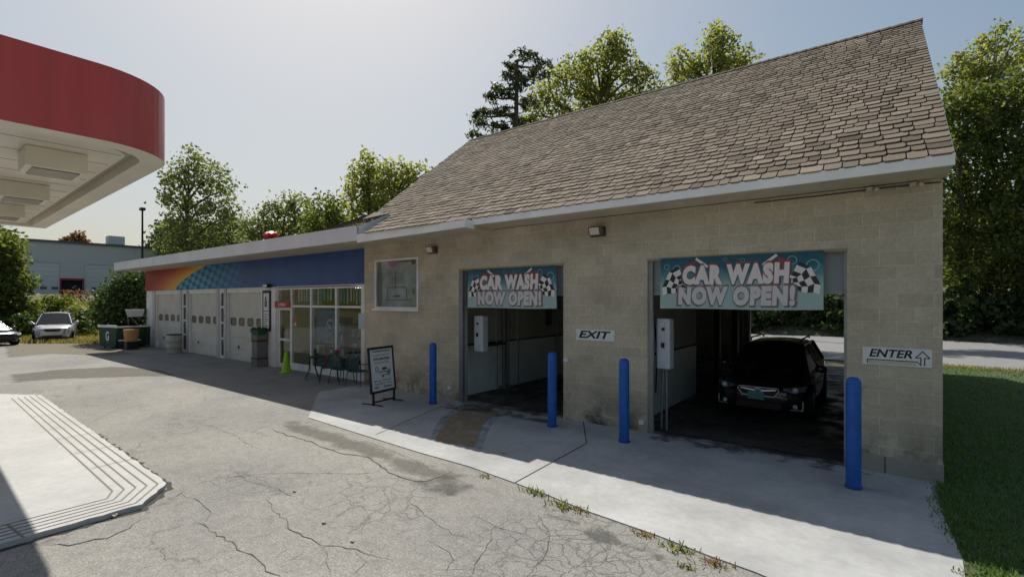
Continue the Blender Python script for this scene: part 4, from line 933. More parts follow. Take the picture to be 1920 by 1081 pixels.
x, y = gpos(645, 712); chair(x - .1, y, R(185), 'green patio chair with a pink flower on it, by the storefront')
x, y = gpos(668, 716); chair(x + .05, y + .05, R(200), 'rightmost patio chair, partly hidden by the sandwich board')
x, y = gpos(586, 705)
t = thing('patio_table', 'small round dark green metal table outside the storefront', 'table', (x, y, .01))
MB().lathe([(.0, .70), (.34, .70), (.345, .71), (.34, .72), (0, .72)], (0, 0, 0), 28).build('tabletop', CHG, t, local=True)
for k in range(4): a = k * math.pi / 2 + .4; MB().tube([(.1 * math.cos(a), .1 * math.sin(a), .7), (.12 * math.cos(a), .12 * math.sin(a), .35), (.28 * math.cos(a), .28 * math.sin(a), 0)], .012, 6).build('leg', CHG, t, local=True)
t = thing('pink_flower', 'pink artificial flower on the back of the middle patio chair', 'flower', (gpos(648, 712)[0], 8.45, .9)); fm = MB(); c = Vector((gpos(646, 712)[0] - .12, 8.42, .95))
for k in range(60):
    d = Vector((random.gauss(0, 1), random.gauss(0, 1), random.gauss(0, 1))).normalized(); p = c + d * .08; a = d.orthogonal().normalized() * .045; b2 = d.cross(a).normalized() * .045; fm.face([p - a, p - b2, p + a, p + b2], a=1.)
fm.build('petals', pm('petal_pink', (.40, .03, .12), .6), t); MB().tube([c, (c.x, c.y + .02, c.z - .5)], .006, 5).build('stem', CHG, t)

# sandwich board
p0 = Vector((*G(688, 764), 0)); p1 = Vector((*G(748, 748), 0)); dv = (p1 - p0); ang = math.atan2(dv.y, dv.x); ctr = (p0 + p1) / 2
SBW = .86
t = thing('sandwich_board', 'white A-frame sign with black frame advertising state inspection on the apron', 'sign', (ctr.x, ctr.y, .014), ang)
hw = SBW / 2; z0, z1 = .27, 1.36; tilt = .10
def SP(x, z, d=0): return (x, tilt * (z - z0) - d, z)
fm = MB()
for a, b_, c_, d_ in ((-hw, hw, z1 - .05, z1), (-hw, hw, z0, z0 + .05), (-hw, -hw + .04, z0 + .05, z1 - .05), (hw - .04, hw, z0 + .05, z1 - .05)):
    fm.mesh([SP(a, c_, .025), SP(b_, c_, .025), SP(b_, d_, .025), SP(a, d_, .025), SP(a, c_, -.025), SP(b_, c_, -.025), SP(b_, d_, -.025), SP(a, d_, -.025)], [(0, 1, 2, 3), (7, 6, 5, 4), (0, 4, 5, 1), (2, 6, 7, 3), (1, 5, 6, 2), (0, 3, 7, 4)])
fm.build('frame', BLACK, t, local=True)
MB().mesh([SP(-hw + .04, z0 + .05, .006), SP(hw - .04, z0 + .05, .006), SP(hw - .04, z1 - .05, .006), SP(-hw + .04, z1 - .05, .006)] + [SP(-hw + .04, z0 + .05, -.006), SP(hw - .04, z0 + .05, -.006), SP(hw - .04, z1 - .05, -.006), SP(-hw + .04, z1 - .05, -.006)], [(0, 1, 2, 3), (7, 6, 5, 4)]).build('panel', SIGNW, t, local=True)
tm = MB()
def line(s, z, w, h, bold=.01, col=0, sh=0):
    mb = MB(); text(mb, s, 1, (0, 0, 0), UX, UZ, fitw=w, fith=h, bold=bold, shear=sh); tm.mesh([SP(-w / 2 + vx, z + vz, .010) for vx, vy, vz in mb.v], mb.f, col)
line('Tremblay Southern', 1.225, .62, .055, .02); line('Complete Repair ASE', 1.135, .60, .05, .0); line('STATE INSPECTIONS', 1.040, .56, .062, .03, 1); line('Complete auto Repair', .955, .50, .05, .0, 1)
line('Monday - Friday 8-5', .525, .58, .042, .02); line('Saturday 8 - noon', .455, .58, .045, .02); line('802       Owner', .375, .58, .05, .03)
# little drawing: truck being held by a wrench
def bx2(x0, x1, z0_, z1_, col=1): tm.mesh([SP(x0, z0_, .010), SP(x1, z0_, .010), SP(x1, z1_, .010), SP(x0, z1_, .010)], [(0, 1, 2, 3)], col)
def disc(cx, cz, ro, ri, col=1, k=16):
    vs = [SP(cx + ro * math.cos(2 * math.pi * i / k), cz + ro * math.sin(2 * math.pi * i / k), .0105) for i in range(k)] + [SP(cx + ri * math.cos(2 * math.pi * i / k), cz + ri * math.sin(2 * math.pi * i / k), .0105) for i in range(k)]
    tm.mesh(vs, [(i, (i + 1) % k, k + (i + 1) % k, k + i) for i in range(k)], col)
disc(-.18, .83, .065, .04, 2); disc(.01, .655, .035, .012, 1); disc(.21, .70, .048, .025, 1); bx2(.0, .16, .80, .855); bx2(-.09, .24, .745, .765); bx2(.06, .16, .67, .685)
for k in range(6): bx2(-.15 + k * .012, -.135 + k * .012, .80 - k * .02, .82 - k * .02, 2)
bx2(.26, .28, .70, .80); bx2(.17, .26, .79, .80); tm.box(0, 0, 0, 0, 0, 0)
tm.build('lettering', [INK, pm('ink_grey', (.05, .06, .08), .6), pm('ink_light', (.25, .27, .28), .6)], t, local=True)
for sx in (-1, 1):
    MB().box(sx * (hw - .07) - .025, sx * (hw - .07) + .025, -.03, .0, .0, .27).build('upright', BLACK, t, local=True)
    MB().tube([(sx * (hw - .07), -.30, .012), (sx * (hw - .07), -.015, .035), (sx * (hw - .07) + .0, .35, .012)], .014, 6).build('foot', BLACK, t, local=True)
MB().box(-hw + .07, hw - .07, -.03, -.005, .05, .085).build('crossbar', BLACK, t, local=True)

# ================================================================== CARS
def car(name, lab, loc, rz, paint, L=4.45, Wd=1.78, Ht=1.58, suv=True, fancy=False, group=None):
    t = thing(name, lab, 'car', loc, rz, group); hw = Wd / 2; bz = .22 if suv else .16
    belt = .60 * Ht + .0; hoodf = .475 * Ht
    # stations: y, half width, top z, lower z
    st = [(0.00, .50, hoodf - .16, .40), (.05, .68, hoodf - .06, .30), (.18, .80, hoodf + .02, bz + .02), (.45, .885, hoodf + .10, bz), (.9, .985, hoodf + .17, bz), (1.22, 1., belt - .02, bz),
          (2.0, 1., belt + .02, bz), (3.0, 1., belt + .05, bz), (3.7, .99, belt + .08, bz), (4.15, .95, belt + .09, bz + .04), (4.36, .86, belt + .02, .32), (4.45, .70, belt - .12, .42)]
    st = [(y * L / 4.45 - L / 2, w * hw, zt, zl) for y, w, zt, zl in st]
    ring = []
    for y, w, zt, zl in st:
        m_ = (zt + zl) / 2
        half = [(0, zt + .012), (w * .5, zt + .008), (w * .82, zt - .015), (w * .955, zt - .07), (w * .995, zt - .17), (w, m_ + .02), (w * .99, zl + .18), (w * .965, zl + .05), (w * .88, zl), (0, zl)]
        ring.append([(x, y, z) for x, z in half] + [(-x, y, z) for x, z in half[-2:0:-1]])
    n = len(ring[0]); b = MB(); vs = [p for r_ in ring for p in r_]
    b.mesh(vs, [(i * n + k, (i + 1) * n + k, (i + 1) * n + (k + 1) % n, i * n + (k + 1) % n) for i in range(len(ring) - 1) for k in range(n)] + [tuple(range(n)), tuple((len(ring) - 1) * n + k for k in range(n - 1, -1, -1))], sm=True)
    # roof shell and pillars
    yc, yr0, yr1, yt = 1.02 * L / 4.45 - L / 2, 1.85 * L / 4.45 - L / 2, 3.55 * L / 4.45 - L / 2, (4.22 if suv else 3.95) * L / 4.45 - L / 2
    wb_, wr = hw * .90, hw * .66; zr = Ht - .06; zb = belt - .03
    def rnd(w, z, k=.06): return [(-w, z - k), (-w * .93, z - k * .35), (-w * .7, z), (0, z + .035), (w * .7, z), (w * .93, z - k * .35), (w, z - k)]
    rs = [[(x, yr0 - .02, z) for x, z in rnd(wr * .98, zr - .03)], [(x, yr0 + .25, z) for x, z in rnd(wr, zr)], [(x, (yr0 + yr1) / 2, z) for x, z in rnd(wr, zr + .01)], [(x, yr1, z) for x, z in rnd(wr * .98, zr - .01)], [(x, yr1 + .15, z) for x, z in rnd(wr * .95, zr - .06)]]
    vs = [p for r_ in rs for p in r_]; b.mesh(vs, [(i * 7 + k, i * 7 + k + 1, (i + 1) * 7 + k + 1, (i + 1) * 7 + k) for i in range(4) for k in range(6)], sm=True)
    for s in (-1, 1):
        b.tube([(s * wb_ * .97, yc, zb), (s * wr, yr0, zr - .07)], .035, 6); b.tube([(s * wr, yr0, zr - .07), (s * wr, yr1 + .1, zr - .07)], .03, 6); b.tube([(s * wr, yr1 + .1, zr - .09), (s * wb_ * .95, yt, zb + .05)], .06, 6)
        b.tube([(s * wr, (yr0 + yr1) / 2, zr - .07), (s * wb_, (yr0 + yr1) / 2 - .05, zb)], .03, 6)
    body = recalc(b.build('body', paint, t, local=True))
    mod = body.modifiers.new('sub', 'SUBSURF'); mod.levels = 1; mod.render_levels = 1
    MB().mesh([(-wb_, yc, zb), (wb_, yc, zb), (wr * .97, yr0, zr - .06), (0, yr0 - .05, zr - .02), (-wr * .97, yr0, zr - .06), (0, yc - .10, zb)], [(0, 5, 3, 4), (5, 1, 2, 3)], sm=True).build('windshield', CARGLASS, t, local=True)
    MB().mesh([(-wb_ * .95, yt, zb + .05), (wb_ * .95, yt, zb + .05), (wr * .93, yr1 + .12, zr - .09), (-wr * .93, yr1 + .12, zr - .09)], [(0, 3, 2, 1)]).build('rear_window', CARGLASS, t, local=True)
    for s in (-1, 1):
        MB().mesh([(s * wb_, yc + .02, zb), (s * wb_ * .98, yt - .05, zb + .02), (s * wr, yr1 + .1, zr - .08), (s * wr, yr0 + .02, zr - .08)], [(0, 1, 2, 3) if s > 0 else (3, 2, 1, 0)]).build('side_window', CARGLASS, t, local=True)
        mi = MB(); bm = bmesh.new(); bmesh.ops.create_icosphere(bm, subdivisions=2, radius=1)
        for v in bm.verts: v.co = Vector((s * (hw + .10) + v.co.x * .12, yc + .22 + v.co.y * .07, belt + .07 + v.co.z * .085))
        mi.bm(bm, 0, True); mi.tube([(s * hw * .93, yc + .2, belt - .0), (s * (hw + .05), yc + .22, belt + .04)], .025, 6); mi.build('mirror', paint, t, local=True)
        if suv: MB().tube([(s * wr * .9, yr0 + .15, zr + .0), (s * wr * .92, yr0 + .25, zr + .06), (s * wr * .92, yr1 - .1, zr + .06), (s * wr * .9, yr1 + .05, zr + .0)], .018, 6).build('roof_rail', DARK, t, local=True)
        for y in (.88 * L / 4.45 - L / 2, 3.52 * L / 4.45 - L / 2):
            rr_ = .33; wl = MB(); x_ = s * (hw - .11)
            wl.lathe([(rr_ * .62, -.11), (rr_ * .93, -.11), (rr_, -.07), (rr_, .07), (rr_ * .93, .11), (rr_ * .62, .11)], (x_, y, rr_), 24, axis='x'); W_ = wl.build('wheel', RUBBER, t, local=True)
            rm_ = MB(); rm_.lathe([(rr_ * .62, -.05), (rr_ * .62, .05)], (x_ + s * .05, y, rr_), 24, axis='x')
            for k in range(5):
                a = 2 * math.pi * k / 5; rm_.obox((x_ + s * .11, y + .11 * math.cos(a), rr_ + .11 * math.sin(a)), (.01, 0, 0), (0, .10 * math.cos(a), .10 * math.sin(a)), (0, -.028 * math.sin(a), .028 * math.cos(a)))
            rm_.build('rim', ALU, W_, local=True)
            MB().lathe([(rr_ + .07, -.01), (rr_ + .07, .012), (rr_ + .0, .012)], (s * (hw - .012), y, rr_ + .0), 24, axis='x').build('wheel_arch', DARK, t, local=True)
    y0 = -L / 2; LENS = pm('headlight_lens', (.75, .8, .85), .08, .1, spec=.9)
    zg = hoodf - .09
    for s in (-1, 1):
        hl = MB(); P = [(s * .45, y0 + .02, zg + .03), (s * .62, y0 + .06, zg - .03), (s * .82, y0 + .24, zg + .0), (s * .84, y0 + .32, zg + .10), (s * .72, y0 + .16, zg + .11), (s * .47, y0 + .03, zg + .06)]
        k_ = hw / .89; P = [(x * k_, y - .035, z) for x, y, z in P]; Q = [(x, y + .06, z) for x, y, z in P]
        hl.mesh(P + Q, [tuple(range(6)), tuple(range(11, 5, -1))] + [(i, (i + 1) % 6, 6 + (i + 1) % 6, 6 + i) for i in range(6)]); ho = recalc(hl.build('headlight', pm('headlight_housing', (.22, .24, .28), .1, .4) if fancy else LENS, t, local=True))
        if fancy:
            MB().lathe([(.0, -.035), (.045, -.03), (.055, 0)], (s * .665 * k_, y0 + .03, zg + .035), 16, axis='y').build('lamp', LENS, ho, local=True)
            MB().tube([(s * .60, y0 + .02, zg + .0), (s * .64, y0 + .03, zg - .02), (s * .74, y0 + .09, zg + .01)], .008, 5).build('chrome_trim', CHROME, ho, local=True)
        fo = MB().lathe([(0, -.03), (.042, -.02), (.045, 0)], (s * .66 * k_, y0 + .05, .36), 14, axis='y').build('fog_light', LENS, t, local=True)
        if fancy: MB().tube([(s * .79, y0 + .08, .47), (s * .79, y0 + .06, .30), (s * .58, y0 - .0, .30)], .010, 5).build('chrome_bracket', CHROME, t, local=True)
    # grille
    gx, gz0, gz1 = .36, zg - .13, zg + .045; gy = y0 - .035
    hexa = [(-gx, gz1), (-gx - .03, zg - .01), (-gx + .07, gz0), (gx - .07, gz0), (gx + .03, zg - .01), (gx, gz1)]
    gm = MB().prismy(hexa[::-1], gy, gy + .14, 0); gl = recalc(gm.build('grille', pm('grille_black', (.015, .02, .03), .4), t, local=True))
    if fancy:
        pts = [(x, gy - .006, z) for x, z in hexa]; MB().tube(pts + [pts[0]], .012, 6).build('surround', CHROME, gl, local=True)
        MB().mesh([(-.33, gy - .012, zg + .0), (-.10, gy - .012, zg - .035), (.10, gy - .012, zg - .035), (.33, gy - .012, zg), (.33, gy - .012, zg + .022), (.10, gy - .012, zg + .0), (-.10, gy - .012, zg + .0), (-.33, gy - .012, zg + .022)], [(0, 1, 6, 7), (1, 2, 5, 6), (2, 3, 4, 5)]).build('wing_bar', CHROME, gl, local=True)
        e = MB(); k = 20
        e.mesh([(.085 * math.cos(2 * math.pi * i / k), gy - .02, zg - .018 + .045 * math.sin(2 * math.pi * i / k)) for i in range(k)], [tuple(range(k))], 0)
        e.mesh([(.072 * math.cos(2 * math.pi * i / k), gy - .022, zg - .018 + .035 * math.sin(2 * math.pi * i / k)) for i in range(k)], [tuple(range(k))], 1)
        for sx_, sz_, rr2 in ((-.035, .008, .016), (.01, -.005, .009), (.03, .01, .008), (.035, -.012, .008), (-.005, .016, .008), (.052, 0, .007)):
            st_ = [( sx_ + (rr2 if i % 2 == 0 else rr2 * .35) * math.sin(math.pi * i / 4), gy - .024, zg - .018 + sz_ + (rr2 if i % 2 == 0 else rr2 * .35) * math.cos(math.pi * i / 4)) for i in range(8)]; e.mesh(st_, [tuple(range(8))], 2)
        e.build('emblem', [CHROME, pm('emblem_blue', (.02, .10, .30), .3), CHROME], gl, local=True)
        MB().box(-.19, .12, y0 - .065, y0 - .05, .46, .61, bev=.004).build('license_plate', pm('plate_green', (.12, .32, .26), .5), t, local=True)
    MB().box(-.42, .42, y0 - .03, y0 + .1, .28, .40).build('air_intake', BLACK, t, local=True)
    MB().tube([(-.5, yc - .06, zb + .03), (-.1, yc + .05, zb + .07)], .01, 5).tube([(.1, yc - .06, zb + .03), (.5, yc + .05, zb + .07)], .01, 5).build('wiper', BLACK, t, local=True)
    return t
DARKP = pm('near_black_paint', (.035, .022, .020), .14, 0., spec=.6, coat=.9)
car('parked_car', 'very dark small SUV facing out of the right wash bay', (-2.06, 11.1 + 2.22, .016), R(0), DARKP, fancy=True)
x, y = G(105, 637); d = math.atan2(-y, -x)
car('parked_car', 'silver SUV parked nose-out in front of the bushes', (x, y, 0), math.atan2(-y, -x) + R(90) - R(4), pm('silver_paint', (.50, .51, .52), .25, .5, coat=.4), Wd=1.86, Ht=1.80)
x, y = G(-34, 646); car('parked_car', 'dark grey small car cut off by the left edge of the photo', (x, y, 0), math.atan2(-y, -x) + R(90) + R(24), pm('dark_car_paint', (.06, .065, .085), .2, .3, coat=.6), L=4.3, Wd=1.72, Ht=1.45, suv=False)

# dumpster and clutter
x, y = G(222, 651); GRN = pm('dumpster_green', (.018, .06, .035), .6, var=(5, .3))
t = thing('dumpster', 'dark green steel dumpster with open lid at the end of the shop', 'dumpster', (x, y + .5, 0), math.atan2(-y, -x) + R(90) + R(28))
b = MB(); hx, hy = 1.05, .8
b.mesh([(-hx, -hy * .85, .1), (hx, -hy * .85, .1), (hx, hy * .85, .1), (-hx, hy * .85, .1), (-hx, -hy, 1.1), (hx, -hy, 1.1), (hx, hy, 1.25), (-hx, hy, 1.25)], [(0, 3, 2, 1), (0, 1, 5, 4), (1, 2, 6, 5), (2, 3, 7, 6), (3, 0, 4, 7)])
for k in range(4): b.box(-hx + .3 + k * .55, -hx + .38 + k * .55, -hy - .03, -hy + .08, .12, 1.08)
b.build('bin_body', GRN, t, local=True)
MB().box(-hx - .05, hx + .05, -hy - .05, -hy + .03, 1.08, 1.16).box(-hx - .05, -hx + .03, -hy + .03, hy, 1.1, 1.22).box(hx - .03, hx + .05, -hy + .03, hy, 1.1, 1.22).build('rim', WHITE, t, local=True)
MB().mesh([(-hx, hy, 1.27), (hx, hy, 1.27), (hx, hy * .2, 1.30), (-hx, hy * .2, 1.30)], [(0, 3, 2, 1)]).mesh([(-hx, hy, 1.25), (hx, hy, 1.25), (hx, hy * .2, 1.28), (-hx, hy * .2, 1.28)], [(0, 1, 2, 3)]).build('lid', pm('lid_pale', (.5, .5, .47), .5), t, local=True)
for sx in (-1, 1):
    for sy in (-1, 1): MB().lathe([(.06, -.03), (.08, -.02), (.08, .02), (.06, .03)], (sx * .85, sy * .6, .08), 12, axis='x').build('caster', BLACK, t, local=True)
mb = MB(); text(mb, '\u267b' if False else 'G', .6, (0, 0, 0), UX, UZ, bold=.02, fitw=.30, fith=.5); mb.v = [(-hx - .012 - 0 * v[0], -(v[0] - .15), v[2] + .4) for v in mb.v]; mb.build('logo', SIGNW, t, local=True)
for i, (px, py, lab, lidc) in enumerate(((229, 651, 'black bucket with white lid, left of the pair beside the dumpster', SIGNW), (257, 650, 'black bucket with white lid, right of the pair beside the dumpster', SIGNW))):
    x, y = G(px, py); t = thing('bucket', lab, 'bucket', (x * .975, y * .975, 0), group='black buckets beside the dumpster')
    MB().lathe([(.14, 0), (.17, .38), (.175, .40)], (0, 0, .01), 20).build('pail', BLACK, t, local=True); MB().lathe([(.18, .40), (.18, .43), (0, .46)], (0, 0, .01), 20).build('lid', lidc, t, local=True)
x, y = G(246, 652); t = thing('plastic_tub', 'faded orange plastic tub raised on a dark crate by the dumpster', 'tub', (x * .97, y * .97, 0))
MB().box(-.28, .28, -.24, .24, .01, .42).build('crate', BLACK, t, local=True); MB().lathe([(.27, .42), (.31, .75), (.33, 1.0), (.34, 1.02), (.30, 1.02), (.28, .55), (0, .5)], (0, 0, .0), 24).build('tub_body', pm('tub_orange', (.52, .27, .10), .5, var=(2, .3)), t, local=True)
c = at(253, 590, 26.5); t = thing('wheelbarrow', 'white wheelbarrow tray tipped up on grey tubes beside the shop corner', 'wheelbarrow', (c.x, c.y, 0), math.atan2(-c.y, -c.x) + R(90))
MB().mesh([(-.32, -.1, 1.62), (.32, -.1, 1.62), (.42, -.25, 2.0), (-.42, -.25, 2.0), (-.28, .2, 1.66), (.28, .2, 1.66), (.40, .2, 2.02), (-.40, .2, 2.02)], [(0, 1, 2, 3), (5, 4, 7, 6), (0, 4, 5, 1), (0, 3, 7, 4), (1, 5, 6, 2)]).build('tray', pm('tray_white', (.6, .62, .62), .5), t, local=True)
MB().tube([(-.2, 0, 1.66), (.1, 0, 1.2), (.75, .05, .95), (.75, .1, 0)], .025, 6).tube([(.3, 0, 1.8), (.65, .0, 1.35), (.9, .05, 1.2), (.9, .1, 0)], .025, 6).tube([(-.3, .1, 1.66), (-.2, .15, .0)], .025, 6).build('frame', GREYM, t, local=True)
MB().lathe([(.10, -.04), (.16, -.03), (.16, .03), (.10, .04)], (.95, -.05, 1.25), 16, axis='y').build('wheel', RUBBER, t, local=True)

# ================================================================== FUEL CANOPY
CA = thing('fuel_canopy', 'red and cream fuel station canopy with rounded corner filling the upper left', 'canopy', (-8.35, 2.84, 0), R(-1.6))
ZC0, ZC1 = 4.66, 5.68; LX, LY = -11.7, -11.5; rr = 1.0
def outline(inset):
    r_ = max(rr - inset, .1); c = Vector((-rr, -rr)); pts = []
    for i in range(13): a = i / 12 * math.pi / 2; pts.append((c.x + r_ * math.cos(a), c.y + r_ * math.sin(a)))
    pts += [(LX + inset, -inset), (LX + inset, LY + inset), (-inset, LY + inset)]; return pts
REDC, t, b, oc = newmat('canopy_red'); cc = mix(t, ramp(t, noise(t, oc, .5, 4, .6), [(.35, 0.), (.7, 1.)]), (.60, .06, .052), (.50, .095, .08))
mpn = N(t, 'Mapping'); mpn.inputs['Scale'].default_value = (3, 3, .15); t.links.new(oc, mpn.inputs[0]); cc = mix(t, .5, cc, ramp(t, noise(t, mpn.outputs[0], 1.2, 4, .6), [(.3, .75), (.7, 1.15)]), 'MULTIPLY')
t.links.new(cc, b.inputs['Base Color']); b.inputs['Roughness'].default_value = .35
CREAM = pm('canopy_cream', (.80, .74, .61), .35, var=(.8, .08)); CREAM2 = pm('canopy_deck', (.80, .73, .60), .3, var=(.6, .12))
def ringwall(mb, pts, z0, z1, m=0, flip=False):
    n = len(pts)
    for i in range(n):
        a, b_ = pts[i], pts[(i + 1) % n]; q = [(a[0], a[1], z0), (b_[0], b_[1], z0), (b_[0], b_[1], z1), (a[0], a[1], z1)]; mb.face(q[::-1] if flip else q, m, sm=(i < 12))
def ringflat(mb, P, Q, z, m=0, zq=None):
    n = len(P); zq = z if zq is None else zq
    for i in range(n): j = (i + 1) % n; mb.face([(P[i][0], P[i][1], z), (Q[i][0], Q[i][1], zq), (Q[j][0], Q[j][1], zq), (P[j][0], P[j][1], z)], m)
o0, o1, o2, o3 = outline(0), outline(.06), outline(.32), outline(.50)
f = MB(); ringwall(f, o0, ZC0 + .0, ZC1); ringflat(f, o1, o0, ZC1); ringwall(f, o1, ZC1 - .3, ZC1, flip=True); f.build('red_fascia', REDC, CA, local=True)
f = MB(); ringflat(f, o0, o2, ZC0); ringwall(f, o2, ZC0, ZC0 + .16, flip=True); ringflat(f, o2, o3, ZC0 + .16, 1); ringwall(f, o3, ZC0 + .05, ZC0 + .16, 0)
f.build('soffit_rim', [CREAM, pm('canopy_gutter', (.42, .37, .30), .5)], CA, local=True)
f = MB(); f.face([(p[0], p[1], ZC0 + .05) for p in o3][::-1]); f.face([(p[0], p[1], ZC1 - .3) for p in o1]); f.build('deck', CREAM2, CA, local=True)
f = MB()
for k in range(14): x_ = -.9 - k * .8; f.box(x_, x_ + .006, LY + .6, -.55, ZC0 + .046, ZC0 + .0495) if x_ > LX + .6 else None
f.build('deck_seams', pm('seam_dark', (.14, .12, .09), .8), CA, local=True)
k = 0
for ix in range(3):
    for iy in range(3):
        cx, cy = -1.62 - ix * 3.15, -1.22 - iy * 3.5
        l = MB(); l.box(cx - .37, cx + .37, cy - .34, cy + .34, ZC0 - .24, ZC0 + .045, bev=.01); Lh = l.build('light_housing', CREAM, CA, local=True)
        MB().box(cx - .29, cx + .29, cy - .26, cy + .26, ZC0 - .255, ZC0 - .24).build('light_lens', pm('lens_dull', (.26, .23, .17), .25), Lh, local=True)
for x_, y_ in ((-3.2, -4.5), (-9.0, -4.5)):
    MB().box(x_ - .15, x_ + .15, y_ - .15, y_ + .15, .07, ZC0 + .05, bev=.01).build('column', CREAM, CA, local=True)

# ================================================================== BACKGROUND
# grey truck depot
A0, A1 = at(-40, 555, 56), at(300, 555, 69); 
base = Vector((A0.x, A0.y, 0)); dx_ = Vector((A1.x - A0.x, A1.y - A0.y, 0)); Lg = dx_.length; angg = math.atan2(dx_.y, dx_.x)
t = thing('industrial_building', 'long grey metal-sided depot with tall truck doors beyond the bushes', 'building', (base.x, base.y, 2.6), angg)
def gx_(px):   # distance along the facade for an image column
    lo, hi = -5., Lg + 10
    for _ in range(40):
        m_ = (lo + hi) / 2; p = base + dx_.normalized() * m_; u = (p.x * .7955 + p.y * .606) / (-.606 * p.x + .7955 * p.y)
        if u * F_PX + CX < px: lo = m_
        else: hi = m_
    return lo
GM = newmat('ribbed_siding'); m, tt, b, oc = GM; w = N(tt, 'TexWave'); w.wave_type = 'BANDS'; w.bands_direction = 'X'; w.inputs['Scale'].default_value = 1.6; tt.links.new(oc, w.inputs[0])
tt.links.new(mix(tt, w.outputs[1], (.50, .51, .50), (.56, .57, .56)), b.inputs['Base Color']); b.inputs['Roughness'].default_value = .5
topz = at(100, 453, 60).z - 2.6
bd = MB(); holes = [(gx_(40), gx_(112), 0, 4.6), (gx_(115), gx_(155), 0, 2.6), (gx_(158), gx_(236), 0, 4.6)]
wall_y(bd, -14, Lg + 4, -1, topz, holes, 0, .3); bd.box(-14, Lg + 4, 22, 22.3, -1, topz); bd.box(-14, -13.7, .3, 22, -1, topz); bd.box(Lg + 3.7, Lg + 4, .3, 22, -1, topz)
bd.build('wall', m, t, local=True)
MB().box(-14.3, Lg + 4.3, -.25, 22.5, topz, topz + .25).build('roof', pm('depot_roof', (.10, .11, .12), .6), t, local=True)
for i, h_ in enumerate(holes):
    if i == 1:
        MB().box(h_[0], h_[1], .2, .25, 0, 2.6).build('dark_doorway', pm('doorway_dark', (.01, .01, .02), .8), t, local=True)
        MB().box(h_[0], h_[1], -.1, -.0, 2.45, 2.7).box(h_[0] - .15, h_[0], -.1, 0, 0, 2.7).box(h_[1], h_[1] + .15, -.1, 0, 0, 2.7).box(h_[0] + .1, h_[1] - .1, .1, .2, .0, .6).build('red_trim', pm('door_red', (.32, .03, .05), .6), t, local=True); continue
    d = MB(); n = 8
    for k in range(n): d.box(h_[0], h_[1], .12, .18, k * 4.6 / n + .02, (k + 1) * 4.6 / n)
    D = d.build('truck_door', pm('truck_door_grey', (.62, .65, .64), .5), t, local=True)
    wd = h_[1] - h_[0]
    for k in range(3): MB().box(h_[0] + wd * (.18 + .3 * k), h_[0] + wd * (.36 + .3 * k), .09, .115, 1.3, 1.6).build('window_pane', pm('depot_pane', (.05, .07, .08), .2), D, local=True)
xv = gx_(228); MB().box(xv - .9, xv + .9, 3, 5, topz + .25, topz + 1.7).build('roof_vent', pm('vent_white', (.5, .5, .5), .6), t, local=True)

# light pole
x, y = G(267, 640); sc_ = 1.5; c = at(267, 563, 44)
t = thing('lamp_post', 'thin dark parking lot lamp post behind the shop roof', 'lamp post', (c.x, c.y, 0)); zt = at(267, 392, 44).z
MB().tube([(0, 0, 0), (0, 0, zt)], [.11, .07], 10).build('pole', DARK, t, local=True); MB().box(-.28, .28, -.18, .18, zt - .12, zt + .12, bev=.03).build('lamp_head', DARK, t, local=True)

# ------------------------------------------------------------------ trees
def leafcloud(centers, size, per, spread, flat=1., vbase=.5, vvar=.35, elong=1.6):
    """centres (n,3) of sprigs -> arrays of small leaf quads"""
    n = len(centers); c = np.repeat(centers, per, 0) + rng.normal(0, 1, (n * per, 3)) * np.array([spread, spread, spread * flat])
    k = len(c); d = rng.normal(0, 1, (k, 3)); d /= np.linalg.norm(d, axis=1)[:, None]; e = rng.normal(0, 1, (k, 3)); e -= d * (e * d).sum(1)[:, None]; e /= np.linalg.norm(e, axis=1)[:, None]
    s = size * rng.uniform(.6, 1.3, k)[:, None]; a = d * s * elong / 2; b = e * s / 2
    V = np.stack([c - a, c + b, c + a, c - b], 1).reshape(-1, 3)
    tone = np.repeat(np.clip(rng.normal(vbase, vvar, n), 0, 1), per) * .6 + rng.uniform(0, 1, k) * .4
    return V, tone
def mesh_quads(name, V, tone, mat, parent, loc):
    me = bpy.data.meshes.new(name); nq = len(V) // 4; V = V - np.array(loc)
    me.vertices.add(len(V)); me.vertices.foreach_set('co', V.astype(np.float32).ravel())
    me.loops.add(nq * 4); me.loops.foreach_set('vertex_index', np.arange(nq * 4, dtype=np.int32))
    me.polygons.add(nq); me.polygons.foreach_set('loop_start', np.arange(0, nq * 4, 4, dtype=np.int32))
    me.update(calc_edges=True)
    a = me.attributes.new('v', 'FLOAT', 'FACE'); a.data.foreach_set('value', tone.astype(np.float32)); me.materials.append(mat)
    o = bpy.data.objects.new(name, me); C.objects.link(o)
    if parent: o.parent = parent
    else: o.location = loc
    return o
def blobs_to_sprigs(bl, t, dens, shell=.55, flat=.9, depth=1.0):
    out = []; cs = []
    for px, py, rp in bl:
        c = at(px, py, t); r = rp / F_PX * t; fw = Vector((-.606, .7955, 0)); c = c + fw * random.uniform(-.5, .5) * r * depth
        cs.append((c, r)); n = max(6, int(dens * r * r))
        d = rng.normal(0, 1, (n, 3)); d /= np.linalg.norm(d, axis=1)[:, None]; rad = r * (shell + (1 - shell) * rng.uniform(0, 1, n) ** .7) * rng.uniform(.85, 1.12, n)
        out.append(np.array(c) + d * rad[:, None] * np.array([1, 1, flat]))
    return np.concatenate(out), cs
